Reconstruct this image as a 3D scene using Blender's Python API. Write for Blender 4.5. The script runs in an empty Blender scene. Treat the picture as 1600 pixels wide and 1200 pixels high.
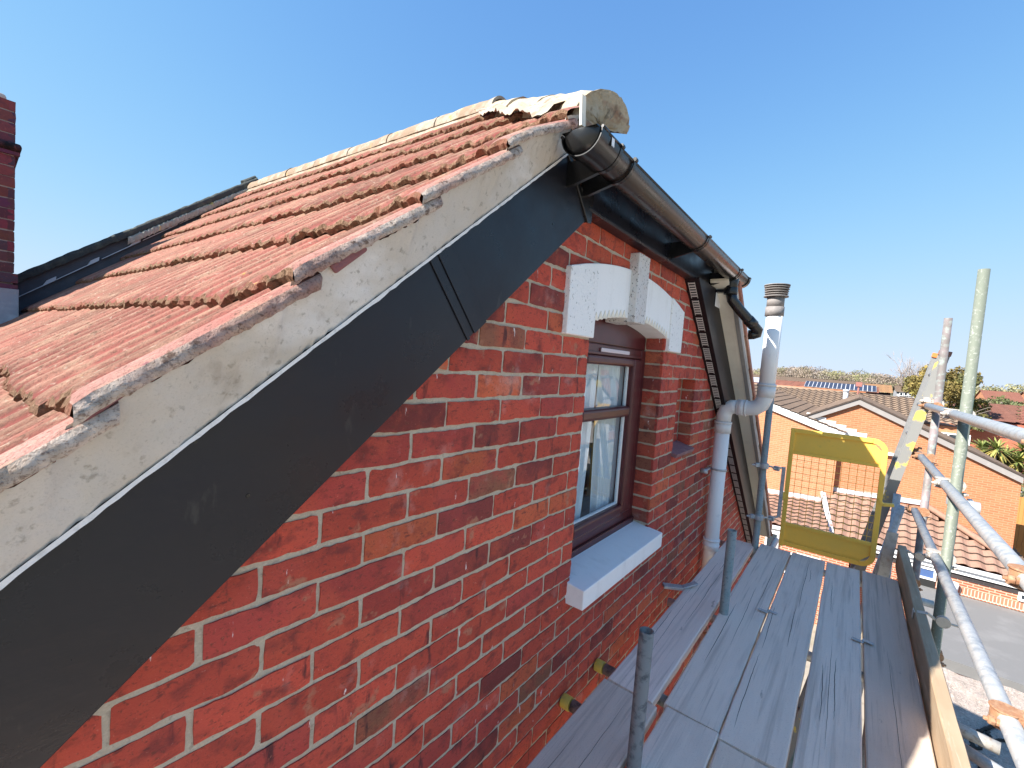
import bpy, bmesh, math, random
import numpy as np
from mathutils import Vector, Matrix, geometry
random.seed(7); RS = np.random.RandomState(7)
PI = math.pi
sc = bpy.context.scene
COL = sc.collection
# ------------------------------------------------------------------ camera
F_ = np.array([0.78911782, 0.6116926, -0.05590376]); R_ = np.array([0.61424168, -0.78577324, 0.07257809]); U_ = np.array([-4.678e-04, 0.0916109, 0.9957948])
CAM = np.array([0.0, -0.8564, 0.0])
cam = bpy.data.cameras.new('camera'); camo = bpy.data.objects.new('camera', cam); COL.objects.link(camo)
camo.matrix_world = Matrix(((R_[0], U_[0], -F_[0], CAM[0]), (R_[1], U_[1], -F_[1], CAM[1]), (R_[2], U_[2], -F_[2], CAM[2]), (0, 0, 0, 1)))
cam.sensor_width = 36; cam.lens = 695.29 / 1600 * 36; cam.clip_start = 0.02; cam.clip_end = 3000
sc.camera = camo
# ------------------------------------------------------------------ light
SUN = Vector((-1.62, 1.0, 1.55)).normalized()
w = bpy.data.worlds.new('World'); sc.world = w; w.use_nodes = True
nt = w.node_tree; bg = nt.nodes['Background']
sky = nt.nodes.new('ShaderNodeTexSky'); sky.sky_type = 'NISHITA'; sky.sun_disc = False
sky.sun_elevation = math.asin(SUN.z); sky.sun_rotation = math.atan2(SUN.x, SUN.y) % (2 * PI)
sky.air_density = 1.0; sky.dust_density = 0.0; sky.ozone_density = 6; sky.altitude = 0
def _vm(op, a, b):
    n = nt.nodes.new('ShaderNodeVectorMath'); n.operation = op
    for i, x in enumerate((a, b)):
        if isinstance(x, tuple): n.inputs[i].default_value = x
        else: nt.links.new(x, n.inputs[i])
    return n.outputs[0]
# soft shoulder on the sky radiance (a camera's highlight roll-off), c / sqrt(1 + c^2) per channel
SKM = (1.80, 2.10, 2.60); SKG = (.63, .82, 1.11)
_d = _vm('MULTIPLY', sky.outputs[0], tuple(g / k for g, k in zip(SKG, SKM))); _q = _vm('ADD', _vm('MULTIPLY', _d, _d), (1., 1., 1.))
_s = nt.nodes.new('ShaderNodeSeparateXYZ'); nt.links.new(_q, _s.inputs[0]); _c = nt.nodes.new('ShaderNodeCombineXYZ')
for i in range(3):
    _m = nt.nodes.new('ShaderNodeMath'); _m.operation = 'SQRT'; nt.links.new(_s.outputs[i], _m.inputs[0]); nt.links.new(_m.outputs[0], _c.inputs[i])
nt.links.new(_vm('MULTIPLY', _vm('DIVIDE', _d, _c.outputs[0]), SKM), bg.inputs[0]); bg.inputs[1].default_value = 0.15
sl = bpy.data.lights.new('sun', 'SUN'); sl.energy = 4.3; sl.angle = math.radians(0.53); sl.color = (1, .945, .87)
so = bpy.data.objects.new('sun', sl); COL.objects.link(so); so.rotation_euler = SUN.to_track_quat('Z', 'Y').to_euler(); so.location = (-20, 15, 25)
vs = sc.view_settings; vs.view_transform = 'Standard'; vs.look = 'None'; vs.gamma = 1; vs.use_curve_mapping = False; vs.exposure = 1.5
# ------------------------------------------------------------------ helpers
def at(x, y, **k):
    (a, v), = k.items(); i = 'XYZ'.index(a)
    r = F_ * 695.29 + R_ * (x - 800) - U_ * (y - 600); t = (v - CAM[i]) / r[i]
    return CAM + r * t

def mat(name, base, rough=.6, metal=0., spec=.5, layers=(), bump=(), attr=None, uv=False, tex=None, coat=0., rvar=0):
    m = bpy.data.materials.new(name); m.use_nodes = True; T = m.node_tree; N = T.nodes; L = T.links
    b = N['Principled BSDF']; b.inputs['Roughness'].default_value = rough; b.inputs['Metallic'].default_value = metal
    b.inputs['Specular IOR Level'].default_value = spec; b.inputs['Coat Weight'].default_value = coat
    tc = N.new('ShaderNodeTexCoord'); co = tc.outputs['UV' if uv else 'Object']
    def mapped(st):
        if st == (1, 1, 1): return co
        mp = N.new('ShaderNodeMapping'); mp.inputs['Scale'].default_value = st; L.new(co, mp.inputs[0]); return mp.outputs[0]
    col = None
    if attr:
        a = N.new('ShaderNodeAttribute'); a.attribute_name = attr; col = a.outputs['Color']
    hgt = None
    if tex:  # ('brick', c1, c2, mortar, w, h, mortar size, mode)
        bt = N.new('ShaderNodeTexBrick'); bt.inputs['Scale'].default_value = 1
        bt.inputs['Color1'].default_value = (*tex[1], 1); bt.inputs['Color2'].default_value = (*tex[2], 1); bt.inputs['Mortar'].default_value = (*tex[3], 1)
        bt.inputs['Brick Width'].default_value = tex[4]; bt.inputs['Row Height'].default_value = tex[5]; bt.inputs['Mortar Size'].default_value = tex[6]
        bt.inputs['Mortar Smooth'].default_value = .1; bt.offset = .5
        if uv: L.new(co, bt.inputs[0])
        else:
            sx = N.new('ShaderNodeSeparateXYZ'); L.new(co, sx.inputs[0]); ad = N.new('ShaderNodeMath'); L.new(sx.outputs[0], ad.inputs[0]); L.new(sx.outputs[1], ad.inputs[1])
            cx = N.new('ShaderNodeCombineXYZ'); L.new(ad.outputs[0], cx.inputs[0]); L.new(sx.outputs[2], cx.inputs[1]); L.new(cx.outputs[0], bt.inputs[0])
        col = bt.outputs['Color']; hgt = bt.outputs['Fac']
    if col is None:
        rgb = N.new('ShaderNodeRGB'); rgb.outputs[0].default_value = (*base, 1); col = rgb.outputs[0]
    for ly in layers:
        sca, amt, c2, lo, hi = ly[:5]; st = ly[5] if len(ly) > 5 else (1, 1, 1); det = ly[6] if len(ly) > 6 else 4
        nz = N.new('ShaderNodeTexNoise'); nz.inputs['Scale'].default_value = sca; nz.inputs['Detail'].default_value = det; nz.inputs['Roughness'].default_value = .6; L.new(mapped(st), nz.inputs['Vector'])
        mr = N.new('ShaderNodeMapRange'); mr.inputs['From Min'].default_value = lo; mr.inputs['From Max'].default_value = hi; mr.inputs['To Max'].default_value = amt
        L.new(nz.outputs[0], mr.inputs[0])
        mx = N.new('ShaderNodeMix'); mx.data_type = 'RGBA'; mx.inputs[7].default_value = (*c2, 1)
        L.new(mr.outputs[0], mx.inputs[0]); L.new(col, mx.inputs[6]); col = mx.outputs[2]
    L.new(col, b.inputs['Base Color'])
    if rvar:
        nz = N.new('ShaderNodeTexNoise'); nz.inputs['Scale'].default_value = 3.5; nz.inputs['Detail'].default_value = 7; nz.inputs['Roughness'].default_value = .7; L.new(co, nz.inputs['Vector']); mr = N.new('ShaderNodeMapRange'); mr.inputs['From Min'].default_value = .35; mr.inputs['From Max'].default_value = .65; mr.inputs['To Min'].default_value = rough - rvar; mr.inputs['To Max'].default_value = rough + rvar; L.new(nz.outputs[0], mr.inputs[0]); L.new(mr.outputs[0], b.inputs['Roughness'])
    prev = None
    if hgt is not None:
        bp = N.new('ShaderNodeBump'); bp.invert = True; bp.inputs['Strength'].default_value = .6; bp.inputs['Distance'].default_value = .01; L.new(hgt, bp.inputs['Height']); prev = bp.outputs[0]
    for bu in bump:
        sca, strg, dist = bu[:3]; st = bu[3] if len(bu) > 3 else (1, 1, 1)
        nz = N.new('ShaderNodeTexNoise'); nz.inputs['Scale'].default_value = sca; nz.inputs['Detail'].default_value = 5; nz.inputs['Roughness'].default_value = .65; L.new(mapped(st), nz.inputs['Vector'])
        bp = N.new('ShaderNodeBump'); bp.inputs['Strength'].default_value = strg; bp.inputs['Distance'].default_value = dist
        L.new(nz.outputs[0], bp.inputs['Height'])
        if prev is not None: L.new(prev, bp.inputs['Normal'])
        prev = bp.outputs[0]
    if prev is not None: L.new(prev, b.inputs['Normal'])
    return m

class B:
    def __init__(s): s.v = []; s.f = []; s.sm = []; s.uv = []
    def add(s, vs_, fs, smooth=False, uvs=None):
        o = len(s.v); s.v += [tuple(map(float, p)) for p in vs_]
        for i, f in enumerate(fs):
            s.f.append([o + j for j in f]); s.sm.append(smooth[i] if isinstance(smooth, list) else smooth)
            s.uv.append([uvs[j] for j in f] if uvs is not None else None)
        return s
    def box(s, x0, x1, y0, y1, z0, z1):
        vs_ = [(x, y, z) for x in (x0, x1) for y in (y0, y1) for z in (z0, z1)]
        return s.add(vs_, [(0, 1, 3, 2), (4, 6, 7, 5), (0, 4, 5, 1), (2, 3, 7, 6), (0, 2, 6, 4), (1, 5, 7, 3)])
    def obox(s, c, ax, h):
        c = Vector(c); a = [Vector(q).normalized() * k for q, k in zip(ax, h)]
        vs_ = [c + i * a[0] + j * a[1] + k * a[2] for i in (-1, 1) for j in (-1, 1) for k in (-1, 1)]
        return s.add(vs_, [(0, 1, 3, 2), (4, 6, 7, 5), (0, 4, 5, 1), (2, 3, 7, 6), (0, 2, 6, 4), (1, 5, 7, 3)])
    def bar(s, p0, p1, wd, hd, up=(0, 0, 1)):
        p0 = Vector(p0); p1 = Vector(p1); d = (p1 - p0); ln = d.length; d.normalize(); u = Vector(up); sd = d.cross(u).normalized(); u = sd.cross(d)
        return s.obox((p0 + p1) / 2, (d, sd, u), (ln / 2, wd / 2, hd / 2))
    def tube(s, p0, p1, r, r1=None, n=20, hollow=0, cap=True):
        p0 = Vector(p0); p1 = Vector(p1); r1 = r if r1 is None else r1; d = (p1 - p0).normalized(); a = d.orthogonal().normalized(); b = d.cross(a)
        ring = lambda c, q: [c + (a * math.cos(t) + b * math.sin(t)) * q for t in [2 * PI * i / n for i in range(n)]]
        vs_ = ring(p0, r) + ring(p1, r1); fs = [(i, (i + 1) % n, n + (i + 1) % n, n + i) for i in range(n)]; sm = [True] * n
        if hollow:
            vs_ += ring(p0, r - hollow) + ring(p1, r1 - hollow)
            for i in range(n):
                j = (i + 1) % n; fs += [(2 * n + j, 2 * n + i, 3 * n + i, 3 * n + j), (n + i, n + j, 3 * n + j, 3 * n + i), (j, i, 2 * n + i, 2 * n + j)]; sm += [True, False, False]
        elif cap: fs += [tuple(range(n))[::-1], tuple(range(n, 2 * n))]; sm += [False, False]
        return s.add(vs_, fs, sm)
    def path(s, pts, rs, n=20, cap=True):
        pts = [Vector(p) for p in pts]; rs = rs if isinstance(rs, (list, tuple)) else [rs] * len(pts)
        d0 = (pts[1] - pts[0]).normalized(); a = d0.orthogonal().normalized(); vs_ = []
        for i, p in enumerate(pts):
            d = (pts[min(i + 1, len(pts) - 1)] - pts[max(i - 1, 0)]).normalized(); a = (a - d * a.dot(d)).normalized(); b = d.cross(a)
            vs_ += [p + (a * math.cos(2 * PI * k / n) + b * math.sin(2 * PI * k / n)) * rs[i] for k in range(n)]
        fs = [(i * n + k, i * n + (k + 1) % n, (i + 1) * n + (k + 1) % n, (i + 1) * n + k) for i in range(len(pts) - 1) for k in range(n)]; sm = [True] * len(fs)
        if cap: fs += [tuple(range(n))[::-1], tuple(range((len(pts) - 1) * n, len(pts) * n))]; sm += [False, False]
        return s.add(vs_, fs, sm)
    def prism(s, poly, y0, y1, axis='Y'):
        n = len(poly)
        P = (lambda a, b, t: (a, t, b)) if axis == 'Y' else ((lambda a, b, t: (t, a, b)) if axis == 'X' else (lambda a, b, t: (a, b, t)))
        vs_ = [P(a, b, y0) for a, b in poly] + [P(a, b, y1) for a, b in poly]
        return s.add(vs_, [tuple(range(n)), tuple(range(n, 2 * n))[::-1]] + [(i, n + i, n + (i + 1) % n, (i + 1) % n) for i in range(n)])
    def grid(s, G, smooth=True, mask=None, uv=None):
        G = np.asarray(G); a, b = G.shape[:2]
        fs = [(i * b + j, i * b + j + 1, (i + 1) * b + j + 1, (i + 1) * b + j) for i in range(a - 1) for j in range(b - 1) if mask is None or mask[i, j]]
        return s.add(G.reshape(-1, 3).tolist(), fs, smooth, None if uv is None else uv.reshape(-1, 2).tolist())
    def build(s, name, m, parent=None, bevel=0, label=None, seg=2, fix=True):
        me = bpy.data.meshes.new(name); me.from_pydata(s.v, [], s.f); me.polygons.foreach_set('use_smooth', s.sm)
        if any(u is not None for u in s.uv):
            ul = me.uv_layers.new(name='UVMap'); k = 0
            for u, f in zip(s.uv, s.f):
                for j in range(len(f)):
                    ul.data[k].uv = u[j] if u is not None else (0, 0); k += 1
        if fix:
            bm = bmesh.new(); bm.from_mesh(me); bmesh.ops.recalc_face_normals(bm, faces=bm.faces); bm.to_mesh(me); bm.free()
        me.update(); me.materials.append(m)
        o = bpy.data.objects.new(name, me); COL.objects.link(o)
        if parent is not None: par(o, parent)
        if bevel:
            bv = o.modifiers.new('bevel', 'BEVEL'); bv.width = bevel; bv.segments = seg; bv.limit_method = 'ANGLE'; bv.angle_limit = math.radians(35)
        if label: o['label'] = label
        return o
def par(o, p):
    o.parent = p
    o.matrix_parent_inverse = Matrix.Translation(-Vector(p.location)) if p.type == 'EMPTY' else Matrix.Identity(4)
def thing(name, loc, label, cat, group=None):
    o = bpy.data.objects.new(name, None); COL.objects.link(o); o.location = loc; o.empty_display_size = .2
    return tag(o, label, cat, group)
def tag(o, label, cat, group=None):
    o['label'] = label; o['category'] = cat
    if group: o['group'] = group
    return o
def struct(o): o['kind'] = 'structure'; return o
def copy_thing(src, loc, label, group):
    # copies a thing (Empty) with its parts and sub-parts
    r = src.copy(); COL.objects.link(r); r.location = loc; r['label'] = label; r['group'] = group
    for ch in list(src.children):
        c = ch.copy(); COL.objects.link(c); c.parent = r
        for g in ch.children:
            d = g.copy(); COL.objects.link(d); d.parent = c
    return r
# ------------------------------------------------------------------ materials
M_brick = mat('red_brick', (.4, .1, .06), .8, attr='bcol', spec=.35,
    layers=[(8, .55, (.56, .10, .05), .48, .66), (15, .75, (.17, .035, .03), .52, .66, (1, 1, 1.3)), (9, .85, (.055, .022, .025), .61, .69, (2.4, 1, .6)), (4, .45, (.42, .06, .055), .52, .66),
            (55, .75, (.13, .035, .03), .60, .68, (.6, 1, 1.6)), (9, .65, (.42, .20, .12), .62, .67, (1, 1, 1)), (26, .9, (.85, .78, .76), .672, .70, (1.6, 1, .35), 8), (5, .28, (.70, .50, .44), .60, .70, (1, 1, 1), 6), (130, .7, (.15, .045, .03), .57, .68), (240, .45, (.75, .30, .2), .64, .74), (45, .45, (.74, .60, .46), .70, .76, (.5, 1, 1), 6)],
    bump=[(25, .4, .007), (80, .7, .005), (260, .6, .002)])
M_mortar = mat('mortar', (.50, .43, .33), .95, spec=.2, layers=[(30, .5, (.40, .335, .25), .4, .7), (7, .45, (.44, .35, .26), .48, .7), (200, .5, (.68, .60, .47), .5, .75), (90, .5, (.25, .2, .16), .60, .7)], bump=[(60, .7, .006), (300, .6, .002)])
M_black = mat('black_woodgrain_plastic', (.009, .010, .016), .34, spec=.38, rvar=.12, layers=[(2, .7, (.020, .019, .021), .48, .70, (.4, 1, 1)), (26, .5, (.05, .048, .045), .66, .74, (1, 1, .35)), (140, .5, (.10, .095, .09), .73, .78)], bump=[(160, .22, .0012, (.25, 1, 1)), (2.2, .2, .02)])
M_black2 = mat('black_gloss_plastic', (.012, .012, .013), .25, spec=.5, bump=[(8, .05, .01)])
M_gutter = mat('gutter_black_plastic', (.016, .012, .011), .26, spec=.6, rvar=.08, layers=[(14, .5, (.07, .055, .045), .5, .8, (.15, 1, 1))], bump=[(20, .06, .006, (.1, 1, 1))])
M_verge = mat('verge_mortar', (.58, .53, .47), .9, spec=.2, layers=[(4, .7, (.52, .45, .36), .42, .62), (5, .7, (.82, .80, .78), .52, .68, (.35, 1, 1)), (60, .4, (.2, .17, .13), .60, .70), (16, .5, (.34, .28, .22), .60, .72, (1, 1, .6)), (60, .35, (.28, .25, .2), .58, .72), (300, .3, (.30, .27, .22), .55, .7)], bump=[(14, .35, .012), (120, .4, .002), (500, .3, .001)])
M_uc = mat('cement_undercloak', (.80, .78, .76), .9, layers=[(60, .5, (.40, .39, .37), .5, .7)], bump=[(150, .6, .003)])
M_tile = mat('concrete_roof_tile', (.50, .165, .115), .93, attr='tcol', spec=.2,
    layers=[(5, .6, (.37, .115, .09), .42, .7), (3, .5, (.20, .075, .06), .52, .68), (22, .6, (.44, .30, .20), .53, .70, (.35, 1, .35)), (60, .6, (.52, .42, .32), .60, .70), (55, .8, (.11, .06, .04), .58, .68), (9, .9, (.50, .30, .06), .70, .74), (240, .6, (.12, .06, .045), .51, .66)],
    bump=[(120, .8, .006), (400, .6, .003)])
M_tail = mat('mossy_tile_edge', (.25, .15, .095), .98, spec=.1, layers=[(60, .8, (.08, .05, .03), .50, .64), (110, .7, (.46, .32, .21), .55, .7), (14, .7, (.32, .12, .085), .46, .64)], bump=[(90, 1, .015), (300, .8, .005)])
M_ridge = mat('lichened_ridge_tile', (.27, .20, .14), .92, spec=.2, layers=[(9, .8, (.40, .36, .29), .45, .62), (14, .9, (.62, .36, .07), .62, .7), (35, .7, (.30, .15, .11), .56, .68), (160, .5, (.2, .16, .12), .55, .7)], bump=[(60, .6, .006), (250, .5, .003)])
M_hip = mat('hip_tile_cement', (.40, .33, .24), .92, spec=.2, layers=[(10, .8, (.42, .39, .33), .45, .62, (1, 1, 1)), (9, .85, (.24, .14, .10), .54, .62, (.4, 1, 1)), (25, .6, (.16, .12, .08), .58, .68), (60, .5, (.28, .2, .13), .58, .7)], bump=[(50, .6, .006), (250, .5, .003)])
M_wht0 = mat('white_sticker', (.8, .8, .8), .5)
M_dark_void = mat('dark_interior', (.02, .02, .02), 1)
M_white = mat('white_masonry_paint', (.92, .91, .89), .6, layers=[(8, .3, (.66, .64, .60), .52, .72, (2.5, 1, .5)), (35, .35, (.50, .46, .42), .66, .74), (120, .3, (.5, .48, .45), .62, .75)], bump=[(60, .25, .003), (6, .2, .01)])
M_whitepit = mat('stippled_white_paint', (.92, .91, .89), .55, layers=[(75, .75, (.42, .42, .40), .64, .68, (1, 1, 1), 2)], bump=[(75, .9, .006), (30, .4, .004)])
M_stone = mat('weathered_keystone', (.70, .68, .66), .7, layers=[(85, .85, (.10, .09, .085), .60, .64, (1, 1, 1), 2), (30, .4, (.62, .50, .42), .5, .7)], bump=[(85, .9, .008)])
M_cream = mat('cream_soffit_render', (.88, .80, .66), .8, layers=[(10, .3, (.7, .6, .48), .5, .7)], bump=[(50, .3, .004)])
M_rose = mat('rosewood_window_plastic', (.085, .017, .020), .30, spec=.40, layers=[(30, .45, (.035, .010, .012), .45, .7, (.5, 1, .5))], bump=[(60, .08, .002)])
M_pipe = mat('grey_soil_pipe_plastic', (.74, .73, .71), .38, layers=[(6, .3, (.60, .62, .64), .5, .7), (40, .35, (.35, .36, .38), .62, .75)], bump=[(12, .05, .004)])
M_pipe2 = mat('white_pipe_plastic', (.90, .88, .86), .42, layers=[(9, .6, (.50, .50, .50), .6, .76), (45, .4, (.45, .43, .42), .66, .76)])
M_cowl = mat('grey_weathered_cowl', (.22, .20, .19), .7, layers=[(30, .5, (.4, .37, .35), .5, .7)])
M_soffit = mat('brown_black_soffit', (.013, .009, .010), .45, spec=.3, bump=[(40, .1, .003)])
M_vent = mat('soffit_vent_grille', (.62, .60, .56), .6)
M_galv = mat('galvanised_tube', (.50, .50, .49), .5, metal=.3, layers=[(30, .7, (.26, .30, .35), .45, .65), (9, .4, (.62, .62, .62), .5, .7), (80, .5, (.62, .66, .70), .56, .66), (16, .3, (.38, .24, .14), .64, .72)], bump=[(60, .2, .002)])
M_galvw = mat('pale_galvanised_tube', (.50, .51, .51), .45, metal=.4, layers=[(35, .6, (.30, .31, .31), .48, .66), (12, .5, (.40, .28, .20), .60, .72), (90, .4, (.75, .76, .76), .58, .68)], bump=[(60, .25, .002)])
M_green = mat('green_splashed_tube', (.17, .19, .15), .6, metal=.1, layers=[(40, .45, (.25, .25, .22), .55, .68), (70, .4, (.6, .6, .55), .58, .68)], bump=[(60, .25, .002)])
M_pink = mat('paint_streaked_tube', (.17, .15, .14), .6, metal=.1, layers=[(5, .6, (.32, .25, .26), .45, .6), (30, .6, (.30, .38, .34), .5, .65), (70, .4, (.22, .18, .17), .56, .68)], bump=[(60, .25, .002)])
M_oldtube = mat('dull_dark_tube', (.27, .26, .24), .65, metal=.15, layers=[(30, .7, (.05, .05, .055), .48, .62), (60, .5, (.36, .35, .33), .6, .7)], bump=[(60, .3, .003)])
M_rust = mat('rusty_steel_clamp', (.34, .17, .09), .85, metal=.1, layers=[(40, .7, (.46, .32, .21), .48, .64), (90, .6, (.16, .07, .04), .56, .68)], bump=[(80, .6, .004)])
M_clamp = mat('pale_steel_clamp', (.55, .50, .44), .6, metal=.4, layers=[(40, .6, (.40, .24, .14), .54, .66), (80, .4, (.25, .22, .2), .56, .68)], bump=[(80, .4, .003)])
M_cap = mat('yellow_plastic_cap', (.62, .46, .08), .6, layers=[(40, .4, (.3, .25, .12), .55, .7)])
M_teal = mat('teal_stained_tube', (.36, .37, .34), .55, metal=.2, layers=[(12, .6, (.20, .30, .28), .45, .65), (25, .5, (.36, .36, .34), .5, .65), (70, .5, (.07, .10, .12), .55, .68)], bump=[(60, .25, .002)])
M_yel = mat('yellow_gate_paint', (.98, .60, .10), .6, spec=.3, layers=[(40, .25, (.55, .38, .08), .6, .72), (5, .2, (.70, .50, .14), .5, .7)], bump=[(80, .08, .001)])
M_alu = mat('aluminium_ladder', (.27, .27, .27), .5, metal=.4, layers=[(30, .4, (.38, .38, .37), .5, .7)], bump=[(50, .1, .002)])
M_aluy = mat('yellow_daubed_aluminium', (.27, .27, .26), .5, metal=.25, layers=[(6, .9, (.74, .57, .12), .58, .62), (70, .4, (.3, .3, .3), .6, .7)])
M_orange = mat('orange_plastic', (.75, .2, .05), .6)
def woodmat(nm, c, c2):
    return mat(nm, c, .88, spec=.2, layers=[(3, .7, c2, .4, .65, (.5, 2.0, 1)), (30, .65, tuple(k * .62 for k in c), .52, .68, (.03, 1, 1)), (70, .5, tuple(k * .5 for k in c), .58, .68, (.025, 1, 1)), (1.6, .4, tuple(k * .72 for k in c), .53, .72), (14, .4, tuple(k * .62 for k in c), .60, .72, (.10, 1, 1)), (9, .6, tuple(k * .25 for k in c), .69, .74, (.5, 1.6, 1)),
               (100, .3, tuple(min(1, k * 1.2) for k in c), .56, .7, (.04, 1, 1)), (220, .45, tuple(k * .5 for k in c), .58, .7), (45, .6, (.80, .74, .66), .69, .75)], bump=[(40, .5, .004, (.03, 1, 1)), (9, .4, .004, (.5, 1.6, 1)), (220, .5, .0015)])
M_board = [woodmat('grey_scaffold_board', (0.84, 0.73, 0.62), (0.88, 0.77, 0.66)), woodmat('brown_grey_scaffold_board', (0.80, 0.67, 0.55), (0.84, 0.71, 0.59)), woodmat('pinkish_scaffold_board', (0.88, 0.73, 0.63), (0.90, 0.77, 0.67)), woodmat('dark_scaffold_board', (0.68, 0.56, 0.46), (0.74, 0.62, 0.52))]
M_toe = mat('weathered_pale_timber', (.40, .29, .19), .85, spec=.2, layers=[(4, .6, (.55, .44, .31), .45, .65, (.3, 1, 1)), (30, .6, (.30, .20, .12), .53, .68, (.05, 1, 1)), (80, .4, (.6, .5, .38), .58, .7, (.1, 1, 1))], bump=[(40, .4, .003, (.06, 1, 1)), (150, .3, .001)])
M_crack_shadow = mat('dark_crack_and_shadow', (.03, .026, .022), 1)  # board cracks, and the scaffold shadow lines drawn on the mossy slab
M_net = mat('net_curtain_fabric', (.90, .91, .92), .9)
M_lead = mat('lead_flashing', (.27, .29, .33), .6, metal=.2, layers=[(8, .5, (.45, .48, .52), .5, .68)], bump=[(20, .3, .01)])
M_leadw = mat('pale_lead_flashing', (.55, .57, .60), .6, layers=[(10, .4, (.4, .42, .46), .5, .7)])
M_slate = mat('dark_mossy_verge', (.050, .058, .055), .9, layers=[(12, .6, (.13, .14, .10), .5, .68), (60, .5, (.03, .03, .03), .5, .65)], bump=[(40, .6, .01)])
M_lich = mat('lichened_mortar_strip', (.36, .34, .28), .95, layers=[(10, .9, (.60, .42, .08), .60, .66), (40, .6, (.55, .53, .47), .5, .65), (80, .5, (.15, .14, .12), .56, .68)], bump=[(60, .6, .005)])
M_cbrick = mat('chimney_brick', (.2, .05, .05), .9, attr='bcol', layers=[(20, .6, (.10, .035, .045), .45, .65), (70, .5, (.35, .12, .09), .6, .7)], bump=[(60, .5, .004)])
# background
def wallmat(nm, c1, c2, mo, ms=.012): return mat(nm, c1, .9, tex=('brick', c1, c2, mo, .225, .075, ms), spec=.2, layers=[(1.2, .25, tuple(k * .7 for k in c1), .5, .75)])
W_orange = wallmat('pale_orange_brick', (.50, .185, .090), (.42, .145, .070), (.46, .24, .14), .012)
W_orange2 = wallmat('peach_orange_brick', (.54, .225, .115), (.46, .175, .085), (.50, .28, .17), .012)
W_red = wallmat('bright_red_brick', (.42, .125, .065), (.34, .09, .05), (.48, .36, .26), .014)
W_pink = wallmat('salmon_red_brick', (.45, .14, .085), (.41, .12, .07), (.44, .18, .12), .008)
W_darkred = wallmat('dark_red_brick', (.33, .08, .055), (.28, .07, .05), (.33, .12, .09), .008)  # darker red brick for the lower storey, side and back walls
W_black = wallmat('black_brick_and_shade', (.055, .045, .045), (.04, .035, .035), (.07, .06, .06), .008)
W_soldier = mat('soldier_course_brick', (.5, .16, .09), .9, tex=('brick', (.55, .18, .10), (.46, .14, .08), (.62, .48, .38), .075, .225, .012))
def roofmat(nm, c, c2): return mat(nm, c, .93, spec=.15, layers=[(1.1, .5, c2, .42, .66), (9, .45, tuple(k * .6 for k in c), .52, .7), (30, .4, tuple(min(1, k * 1.45) for k in c), .58, .7)], bump=[(30, .4, .01)])
R_brown = roofmat('brown_concrete_tile', (.17, .12, .088), (.22, .16, .12))
R_brownl = roofmat('pinkish_brown_tile', (.31, .185, .135), (.36, .235, .18))
R_tan = roofmat('tan_weathered_tile', (.26, .185, .13), (.32, .235, .17))
R_red = roofmat('red_clay_tile', (.29, .115, .08), (.34, .145, .10))
R_org = roofmat('orange_clay_tile', (.52, .28, .13), (.58, .33, .17))
R_edge = mat('dark_tile_edge', (.07, .05, .04), .95)
M_wht = mat('white_painted_trim', (.80, .80, .80), .5)
M_greyb = mat('grey_weathered_bargeboard', (.27, .25, .24), .7, layers=[(6, .4, (.36, .34, .32), .5, .7)])
M_win = mat('dark_window_glass', (.03, .04, .05), .12)
M_blue = mat('blue_blind', (.06, .11, .25), .5)
M_solar = mat('solar_panel', (.035, .04, .07), .3, tex=('brick', (.035, .04, .07), (.045, .05, .085), (.45, .47, .55), 1.0, 1.7, .05), uv=True)
M_felt = mat('grey_roof_felt', (.17, .168, .165), .95, layers=[(1.5, .4, (.26, .255, .25), .5, .7), (60, .3, (.15, .15, .15), .5, .7)], bump=[(60, .3, .004)])
M_moss = mat('mossy_weathered_slab', (.62, .50, .42), .97, layers=[(7, .7, (.42, .33, .27), .45, .62, (1, 1, 1)), (28, .8, (.80, .70, .60), .50, .64), (70, .8, (.08, .06, .045), .58, .68), (20, .5, (.30, .27, .15), .6, .7)], bump=[(30, 1, .03), (120, .8, .01)])
M_fence = mat('orange_stained_boards', (.50, .22, .06), .8, tex=('brick', (.52, .23, .065), (.46, .19, .05), (.30, .13, .04), .15, 30, .008), layers=[(3, .3, (.5, .26, .1), .5, .7)])
M_garden = mat('white_garden_wall', (.80, .76, .74), .9, layers=[(2, .4, (.7, .6, .55), .5, .7)])
M_pave = mat('garden_ground', (.34, .30, .24), 1, layers=[(.3, .8, (.09, .13, .045), .45, .6), (.9, .6, (.30, .27, .22), .5, .62), (4, .5, (.10, .09, .06), .5, .7)])
M_leafol = mat('olive_leaf', (.17, .15, .035), .8, attr='lcol')
M_bark = mat('bark', (.17, .14, .12), .95, layers=[(20, .5, (.08, .07, .06), .5, .7)])
M_twig = mat('bare_twigs', (.36, .31, .28), .95)
M_cord = mat('strap_leaf', (.2, .22, .05), .6, attr='lcol')
M_hill = mat('far_hillside', (.23, .185, .14), 1, layers=[(.02, .6, (.15, .13, .10), .4, .6)])
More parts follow.
